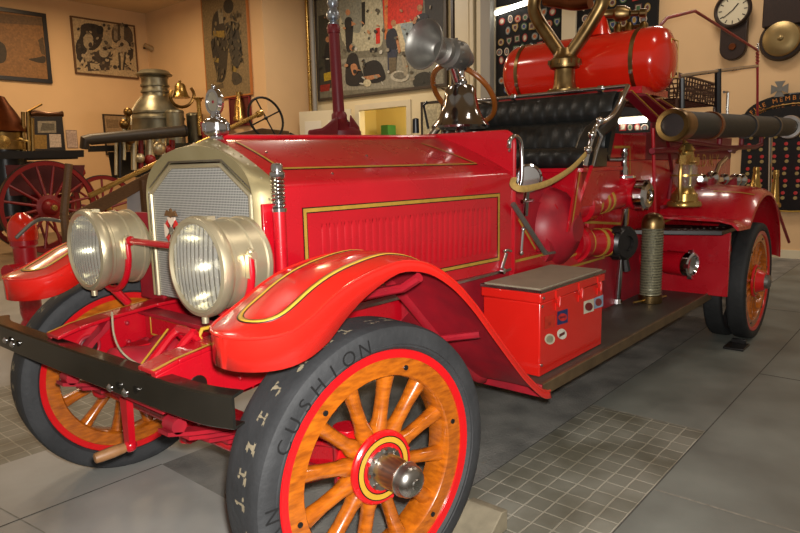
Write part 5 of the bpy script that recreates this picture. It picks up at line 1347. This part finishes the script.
# ------------------------------------------------------------------ things standing beyond the engine
# red hydrant
h0 = V((.72, 3.9, 0)); h0 = AZ(34, 334, 0)
t = thing('fire_hydrant', 'red fire hydrant with domed cap beyond the far front fender', 'hydrant', h0)
hs = .0108 * 0 + (AY(30, 212, h0.y).z) / 1.0
MB().lathe([(.14, 0), (.14, .03), (.1, .04), (.1, .1), (.075, .14), (.088, .2), (.092, hs * .72), (.11, hs * .74), (.11, hs * .78), (.092, hs * .79)], h0, (0, 0, 1), red, 28).build('barrel', t)
MB().lathe([(.118, hs * .78), (.122, hs * .83), (.112, hs * .91), (.08, hs * .96), (.03, hs), (0, hs)], h0, (0, 0, 1), redwarm, 28).build('bonnet', t)
MB().tube([h0 + V((-.05, -.05, hs * .55)), h0 + V((-.2, -.14, hs * .55))], [.06, .065], red, 16).build('side_outlet', t)
hk = MB().tube(smooth_path([AY(16, 238, h0.y - .25), AY(30, 225, h0.y - .25), AY(42, 219, h0.y - .22), AY(60, 221, h0.y - .2)], 5), .016, pewter, 8).build('iron_hook')
tag(recenter(hk), 'curved grey iron hook leaning across the hydrant', 'hook')
# red standpipe with silver nozzle
YM = 2.7
b_ = AY(340, 138, YM); px = (AY(354, 80, YM).x - AY(344, 80, YM).x) / 10
t = thing('standpipe_monitor', 'tall maroon standpipe with a silver tip standing behind the hood', 'standpipe', (b_.x, YM, 0))
top = AY(333.5, 28, YM)
bz = AY(344, 120, YM).z
MB().lathe([(.35, 0), (.35, .04), (.2, .08), (.16, .3), (.16, bz - .5), (.2, bz - .4), (.23, bz - .3), (.22, bz - .12), (.1, bz - .02), (.065, bz + .02)], (b_.x, YM, 0), (0, 0, 1), maroon, 24).build('pedestal', t)
MB().tube([(b_.x, YM, bz - .05), (top.x, YM, top.z)], [.06, .055], maroon, 20).lathe([(.08, 0), (.08, .05), (.06, .08)], (b_.x, YM, bz), (0, 0, 1), maroon, 20).lathe([(.062, -.05), (.07, 0), (.055, .03)], (top.x, YM, top.z), (0, 0, 1), maroon, 20).build('upright_pipe', t)
hz_ = AY(344, 5, YM).z - top.z
MB().lathe([(.045, 0), (.055, .04), (.035, .07), (.062, .09), (.07, .13), (.05, .17), (.04, .19), (.06, .23), (.05, .28), (.03, .32), (.04, hz_ + .18), (.03, hz_ + .3)], (top.x, YM, top.z), (0, 0, 1), mat('silver_nozzle_paint', (150, 158, 168), .3, .7), 24).build('silver_nozzle', t)
wg = MB().loft([[AY(u, v, YM + d) for u, v in ((308, 130), (322, 128), (338, 116), (338, 150), (308, 150))] for d in (-.15, .15)], maroon)
wg.loft([[AY(u, v, YM + d) for u, v in ((350, 114), (360, 128), (357, 150), (348, 150))] for d in (-.18, .18)], maroon); wg.build('elbow_casting', t, bevel=.02)
MB().bb((b_.x - .5, YM - .4, .5), (b_.x + .6, YM + .4, bz - .42), mat('dark_carriage_paint', (58, 20, 22), .5)).bb((b_.x - .3, YM - .3, .02), (b_.x + .3, YM + .3, .5), blkmetal).build('carriage_box', t, bevel=.02)

# spoked wheel helper for antique carriages
def cart_wheel(parent, c, R, n, ry, tire, name='carriage_wheel', ax_=(0, 1, 0), hubr=.12):
    c = V(c); a, u, w = frame(ax_)
    wo = MB().ring([(R - .085, -.035), (R - .01, -.04), (R - .01, .04), (R - .085, .035)], c, ax_, redbg, 56).build(name, parent)
    MB().ring([(R - .012, -.045), (R, -.045), (R, .045), (R - .012, .045)], c, ax_, tire, 56).build('tyre', wo)
    for k in range(n):
        t_ = 2 * PI * (k + .5) / n; d = u * math.cos(t_) + w * math.sin(t_)
        MB().tube([c + d * .1, c + d * .3, c + d * (R - .06)], [.032, .026, .022], redbg, 8).build('spoke', wo)
    MB().lathe([(hubr * 1.5, -.02), (hubr * 1.5, .03), (hubr, .05), (hubr * .8, .16), (hubr * .5, .2), (0, .2)], c, (0, -1, 0), redbg, 24).lathe([(.05, .2), (.05, .24), (0, .25)], c, (0, -1, 0), brass, 16).build('hub', wo)
    return wo
# steam pumper on the far left
YA = 10.0
wa = AY(49, 205, YA); RA = .82
t = thing('steam_pumper', 'antique steam pumper with a copper dome and big red spoked wheels at far left', 'steam pumper', (wa.x, YA + .6, 0))
cart_wheel(t, (wa.x, YA, RA), RA, 16, 0, darkwood, hubr=.15)
cart_wheel(t, (wa.x, YA + .65, RA), RA, 16, 0, darkwood, hubr=.15)
k_ = (AY(60, 150, YA).x - AY(40, 150, YA).x) / 20
MB().loft([[AY(u, v, YA + d) for u, v in ((-30, 152), (84, 150), (84, 157), (-30, 160))] for d in (.12, .32)], blkmetal).loft([[AY(u, v, YA + d) for u, v in ((-30, 156), (78, 154), (78, 159), (-30, 162))] for d in (.42, .54)], blkmetal).build('frame_beam', t)
MB().tube([(wa.x, YA - .1, RA), (wa.x, YA + .75, RA)], .05, blkmetal, 10).build('axle', t)
dc = AY(2, 133, YA + .6)
def zz(v): return AY(2, v, YA + .6).z - dc.z
MB().lathe([(.40, 0), (.44, .02), (.42, .06), (.38, .12), (.25, zz(112)), (.16, zz(104)), (.1, zz(97)), (0, zz(95))], dc, (0, 0, 1), copper, 32).build('copper_dome', t)
MB().lathe([(.40, zz(150)), (.40, zz(142)), (.36, zz(141)), (.36, 0)], dc, (0, 0, 1), darkbrass, 32).lathe([(.34, -dc.z + .45), (.34, zz(150))], dc, (0, 0, 1), blkmetal, 28).build('boiler', t)
MB().lathe([(.1, 0), (.11, .03), (0, .05)], AY(3, 142, YA + .15), (0, -1, 0), brass, 20).build('pressure_gauge', t)
vs_ = MB()
for u in (23, 28, 32): vs_.tube([AY(u, 112 if u < 30 else 118, YA + .3), AY(u + 1, 152, YA + .3)], .035, darkbrass, 8)
vs_.tube([AY(27, 112, YA + .3), AY(42, 104, YA + .2)], .02, darkbrass, 6)
vs_.tube([AY(16, 138, YA + .3), AY(30, 142, YA + .3)], .03, brass, 8); vs_.build('pump_column', t)
MB().tube([AY(30, 114, YA + .3), AY(36, 113, YA + .3), AY(48, 114.5, YA + .3), AY(60, 114, YA + .3), AY(62.5, 114, YA + .3)], [.05, .055, .04, .04, .055], mat('dark_aged_copper', (92, 62, 42), .35, .9), 12).build('discharge_nozzle', t)
pk = MB()
for u, v, r in ((12, 172, .12), (30, 178, .1), (70, 180, .12), (80, 172, .1), (20, 190, .1), (62, 200, .12)): pk.sphere(AY(u, v, YA + .35), r, redbg, 10)
pk.loft([[AY(u, v, YA + d) for u, v in ((5, 165), (85, 165), (80, 192), (10, 196))] for d in (.2, .5)], mat('dark_red_carriage', (86, 18, 20), .5)); pk.build('carriage_body', t)

# silver boiler steam engine
YB = 11.9
t = thing('steam_fire_engine', 'antique steam fire engine with a tall silver boiler and brass bell', 'steam engine', (AY(155, 150, YB).x, YB, 0))
bo_ = AY(161, 165, YB)
kb = (AY(170, 110, YB) - AY(140, 110, YB)).length / 30 * .93
def bz_(v): return AY(155, v, YB).z - bo_.z
bsil = mat('tarnished_boiler_plate', (140, 136, 116), .4, .8, .3, 5, rvar=.1)
MB().lathe([(25 * kb, -bo_.z + .4), (25 * kb, bz_(122)), (25.5 * kb, bz_(120)), (24 * kb, bz_(117)), (22 * kb, bz_(110)), (15 * kb, bz_(100)), (13.5 * kb, bz_(98)), (12.5 * kb, bz_(96)), (12.5 * kb, bz_(79)), (13.5 * kb, bz_(78)), (13 * kb, bz_(77)), (17 * kb, bz_(76)), (17.5 * kb, bz_(75)), (13 * kb, bz_(71)), (11 * kb, bz_(70.5)), (10.5 * kb, bz_(72)), (0, bz_(74))], bo_, (0, 0, 1), bsil, 40).build('boiler', t)
rb_ = MB()
for v, r in ((119, 25.8), (113, 23.4), (92, 12.9), (86, 12.9)): rb_.ring([(r * kb, -.02), ((r + .9) * kb, -.02), ((r + .9) * kb, .02), (r * kb, .02)], bo_ + V((0, 0, bz_(v))), (0, 0, 1), bsil, 36)
rb_.tube([AY(131, 125, YB - .5), AY(131, 113, YB - .5), AY(137, 103, YB - .4), AY(142, 97, YB - .3)], .03, nickel, 8); rb_.build('boiler_band', t)
bl_ = AY(181, 98, YB - .5); k2 = kb * .95
MB().lathe([(9.5 * k2, 0), (9.5 * k2, .5 * k2), (7.5 * k2, 3 * k2), (6 * k2, 8 * k2), (5.5 * k2, 12 * k2), (4 * k2, 14.5 * k2), (1.2 * k2, 15.5 * k2), (1.5 * k2, 17.5 * k2), (0, 18 * k2)], bl_, (0, 0, 1), brass, 32).build('bell', t)
MB().tube(smooth_path([AY(172, 90, YB - .5), AY(170, 96, YB - .5), AY(174, 104, YB - .5), AY(182, 107, YB - .5), AY(190, 104, YB - .5), AY(194, 95, YB - .5), AY(191, 88, YB - .5)], 4), .035, darkbrass, 8).build('bell_yoke', t)
for u, v0, v1, r, nm in ((176, 132, 110, 9, 'air_chamber'), (196, 136, 113, 8.5, 'air_chamber')):
    p0 = AY(u, v0, YB - .7); h = AY(u, v1, YB - .7).z - p0.z
    MB().lathe([(r * k2, -.8), (r * k2, h * .85), (r * 1.04 * k2, h * .87), (r * k2, h * .95), (r * .8 * k2, h), (0, h * 1.02)], p0, (0, 0, 1), bsil, 28).build(nm, t)
p0 = AY(200, 122, YB - 1.0); h = AY(200, 98, YB - 1.0).z - p0.z
MB().lathe([(3 * k2, -.3), (3 * k2, 0), (2.4 * k2, .05), (2.2 * k2, h * .8), (3.5 * k2, h * .93), (6 * k2, h * .97), (6 * k2, h), (0, h)], p0, (0, 0, 1), brass, 20).build('relief_pipe', t)
hp0, hp1 = AY(85, 140, YB - 1.4), AY(183, 131, YB - 1.4)
MB().tube([hp0 + V((0, .05, -.15)), hp0, hp0 + (hp1 - hp0) * .05, hp1], [.09, .1, .105, .12], mat('old_suction_rubber', (54, 46, 38), .5, 0, .3, 8), 16).lathe([(.1, 0), (.13, 0), (.13, .05)], hp1, (hp1 - hp0), gunmetal, 16).build('suction_hose', t)
wf = AY(103, 196, YB - 1.0)
cart_wheel(t, (wf.x, YB - 1.0, .68), .68, 14, 0, rubberd, hubr=.11)
mc = MB()
for u, v0, v1, r, mt in ((128, 112, 150, .05, darkbrass), (124, 118, 160, .04, nickel), (134, 130, 170, .06, nickel), (141, 130, 170, .05, redbg), (150, 132, 168, .1, nickel), (163, 134, 170, .08, nickel), (172, 140, 172, .06, redbg), (116, 142, 175, .03, nickel), (120, 142, 178, .04, gunmetal)):
    mc.tube([AY(u, v0, YB - 1.1), AY(u, v1, YB - 1.1)], r, mt, 10)
for u, v, r, mt in ((128, 112, .09, darkbrass), (124, 124, .1, darkbrass), (158, 148, .16, nickel), (150, 160, .12, redbg), (168, 150, .1, redbg), (140, 158, .1, nickel), (130, 140, .1, darkbrass)): mc.sphere(AY(u, v, YB - 1.15), r, mt, 12)
mc.build('pump_machinery', t)
MB().loft([[AY(u, v, YB + d) for u, v in ((88, 146), (215, 142), (215, 148), (88, 152))] for d in (-.9, -.7)], blkmetal).loft([[AY(u, v, YB + d) for u, v in ((108, 152), (190, 150), (188, 175), (112, 178))] for d in (-.6, -.2)], blkmetal).build('chassis', t)
MB().loft([[AY(u, v, YB + d) for u, v in ((200, 122), (226, 121), (222, 140), (203, 142))] for d in (-1.2, -.8)], redbg).build('driver_seat', t, bevel=.02)

# ladder truck tiller: long brass column, black wheel, timber beam
YT = 6.6
c0, c1 = AY(89, 196, YT), AY(262, 112.5, YT)
t = thing('ladder_truck', 'old ladder truck with long brass steering column and timber beam behind the radiator', 'ladder truck', (AY(150, 180, YT).x, YT, 0))
MB().tube([c0, c1], .034, brass, 14).lathe([(.045, 0), (.055, .06), (.045, .12)], c1, (c0 - c1), brass, 14).build('steering_column', t)
cdir = (c1 - c0).normalized()
wc = AY(266, 118, YT); aw = ((CAM - wc).normalized() * .75 + cdir * .5).normalized(); _, u_, w_ = frame(aw); RW = (AY(281, 112, YT) - AY(250, 125, YT)).length / 2
w0 = MB().tube([wc + (u_ * math.cos(2 * PI * k / 32) + w_ * math.sin(2 * PI * k / 32)) * RW for k in range(32)], .02, blkmetal, 8, closed=True).build('tiller_wheel', t)
sp3 = MB()
for k in range(4):
    d = u_ * math.cos(PI / 2 * k + .4) + w_ * math.sin(PI / 2 * k + .4); sp3.tube([wc, wc + d * RW], .013, blkmetal, 6)
sp3.sphere(wc, .035, blkmetal, 10); sp3.build('wheel_spokes', w0)
MB().loft([[AY(u, v, YT + d) for u, v in ((68, 215), (172, 160), (176, 170), (74, 228))] for d in (.1, .28)], oldwood).loft([[AY(u, v, YT + d) for u, v in ((222, 136), (262, 128), (289, 131), (290, 138), (224, 150))] for d in (.1, .28)], oldwood).build('timber_beam', t, bevel=.01)
MB().tube([AY(290, 134, YT + .2), AY(297, 137, YT + .2), AY(299, 148, YT + .2)], .03, gunmetal, 8).tube([AY(270, 136, YT + .2), AY(274, 147, YT + .2)], .03, gunmetal, 8).build('iron_fitting', t)
p0 = AY(69, 164, YT); p1 = AY(64, 214, YT)
MB().tube([p0, p1], [.05, .055], oldwood, 8).tube([p1, V((p1.x, YT, 0.0))], .055, oldwood, 8).build('stay_post', t)
p0 = AY(143, 180, YT + .1)
MB().tube([p0, V((p0.x, p0.y, 0))], .06, oldwood, 8).build('support_post', t); MB().tube([AY(252, 140, YT + .1), V((AY(252, 140, YT + .1).x, YT + .1, 0))], .06, oldwood, 8).build('support_post', t)
MB().loft([[AY(u, v, YT + d) for u, v in ((127, 184), (143, 177), (143, 216), (127, 218))] for d in (.3, .32)], mat('white_card', (190, 190, 196), .6)).build('white_card', t)
# ------------------------------------------------------------------ light
w = bpy.data.worlds.new('world'); sc.world = w; w.use_nodes = True
w.node_tree.nodes['Background'].inputs['Color'].default_value = (1.0, .84, .66, 1)
w.node_tree.nodes['Background'].inputs['Strength'].default_value = .25
def area(name, loc, tgt, size, power, col, sy=None):
    l = bpy.data.lights.new(name, 'AREA'); l.energy = power; l.color = col; l.size = size
    if sy: l.shape = 'RECTANGLE'; l.size_y = sy
    o = bpy.data.objects.new(name, l); C.objects.link(o); o.location = loc
    o.rotation_euler = (V(tgt) - V(loc)).to_track_quat('-Z', 'Y').to_euler(); return o
warm = (1.0, .71, .41); neut = (1.0, .88, .74)
for i, (x, y, p, c) in enumerate(((1.0, 10.5, 125, warm), (5.0, 11.5, 115, warm), (4.5, 6.0, 60, warm), (7.2, .3, 55, neut), (2.0, -2.2, 34, neut), (0, 3.5, 50, neut), (7.0, -3.0, 38, neut), (6.8, 7.0, 85, neut))):  # the lamp nearest the mural is added to brighten it
    area('ceiling_lamp', (x, y, 5.3), (x, y, 0), .5, p, c, 1.2)
pl = bpy.data.lights.new('camera_flash', 'SPOT'); pl.energy = 420; pl.color = (1, .97, .92); pl.shadow_soft_size = .03; pl.spot_size = 1.5; pl.spot_blend = .5
po = bpy.data.objects.new('camera_flash', pl); C.objects.link(po)
po.location = CAM + UP * .07 + RT * .03; po.rotation_euler = (FW).to_track_quat('-Z', 'Y').to_euler()
hl = bpy.data.lights.new('hall_lamp', 'POINT'); hl.energy = 60; hl.color = (1, .88, .6); hl.shadow_soft_size = .2
ho_ = bpy.data.objects.new('hall_lamp', hl); C.objects.link(ho_); ho_.location = (10.2, 6.6, 2.8)
sc.view_settings.view_transform = 'Standard'; sc.view_settings.look = 'None'; sc.view_settings.gamma = 1; sc.view_settings.use_curve_mapping = False
sc.view_settings.exposure = 0.12
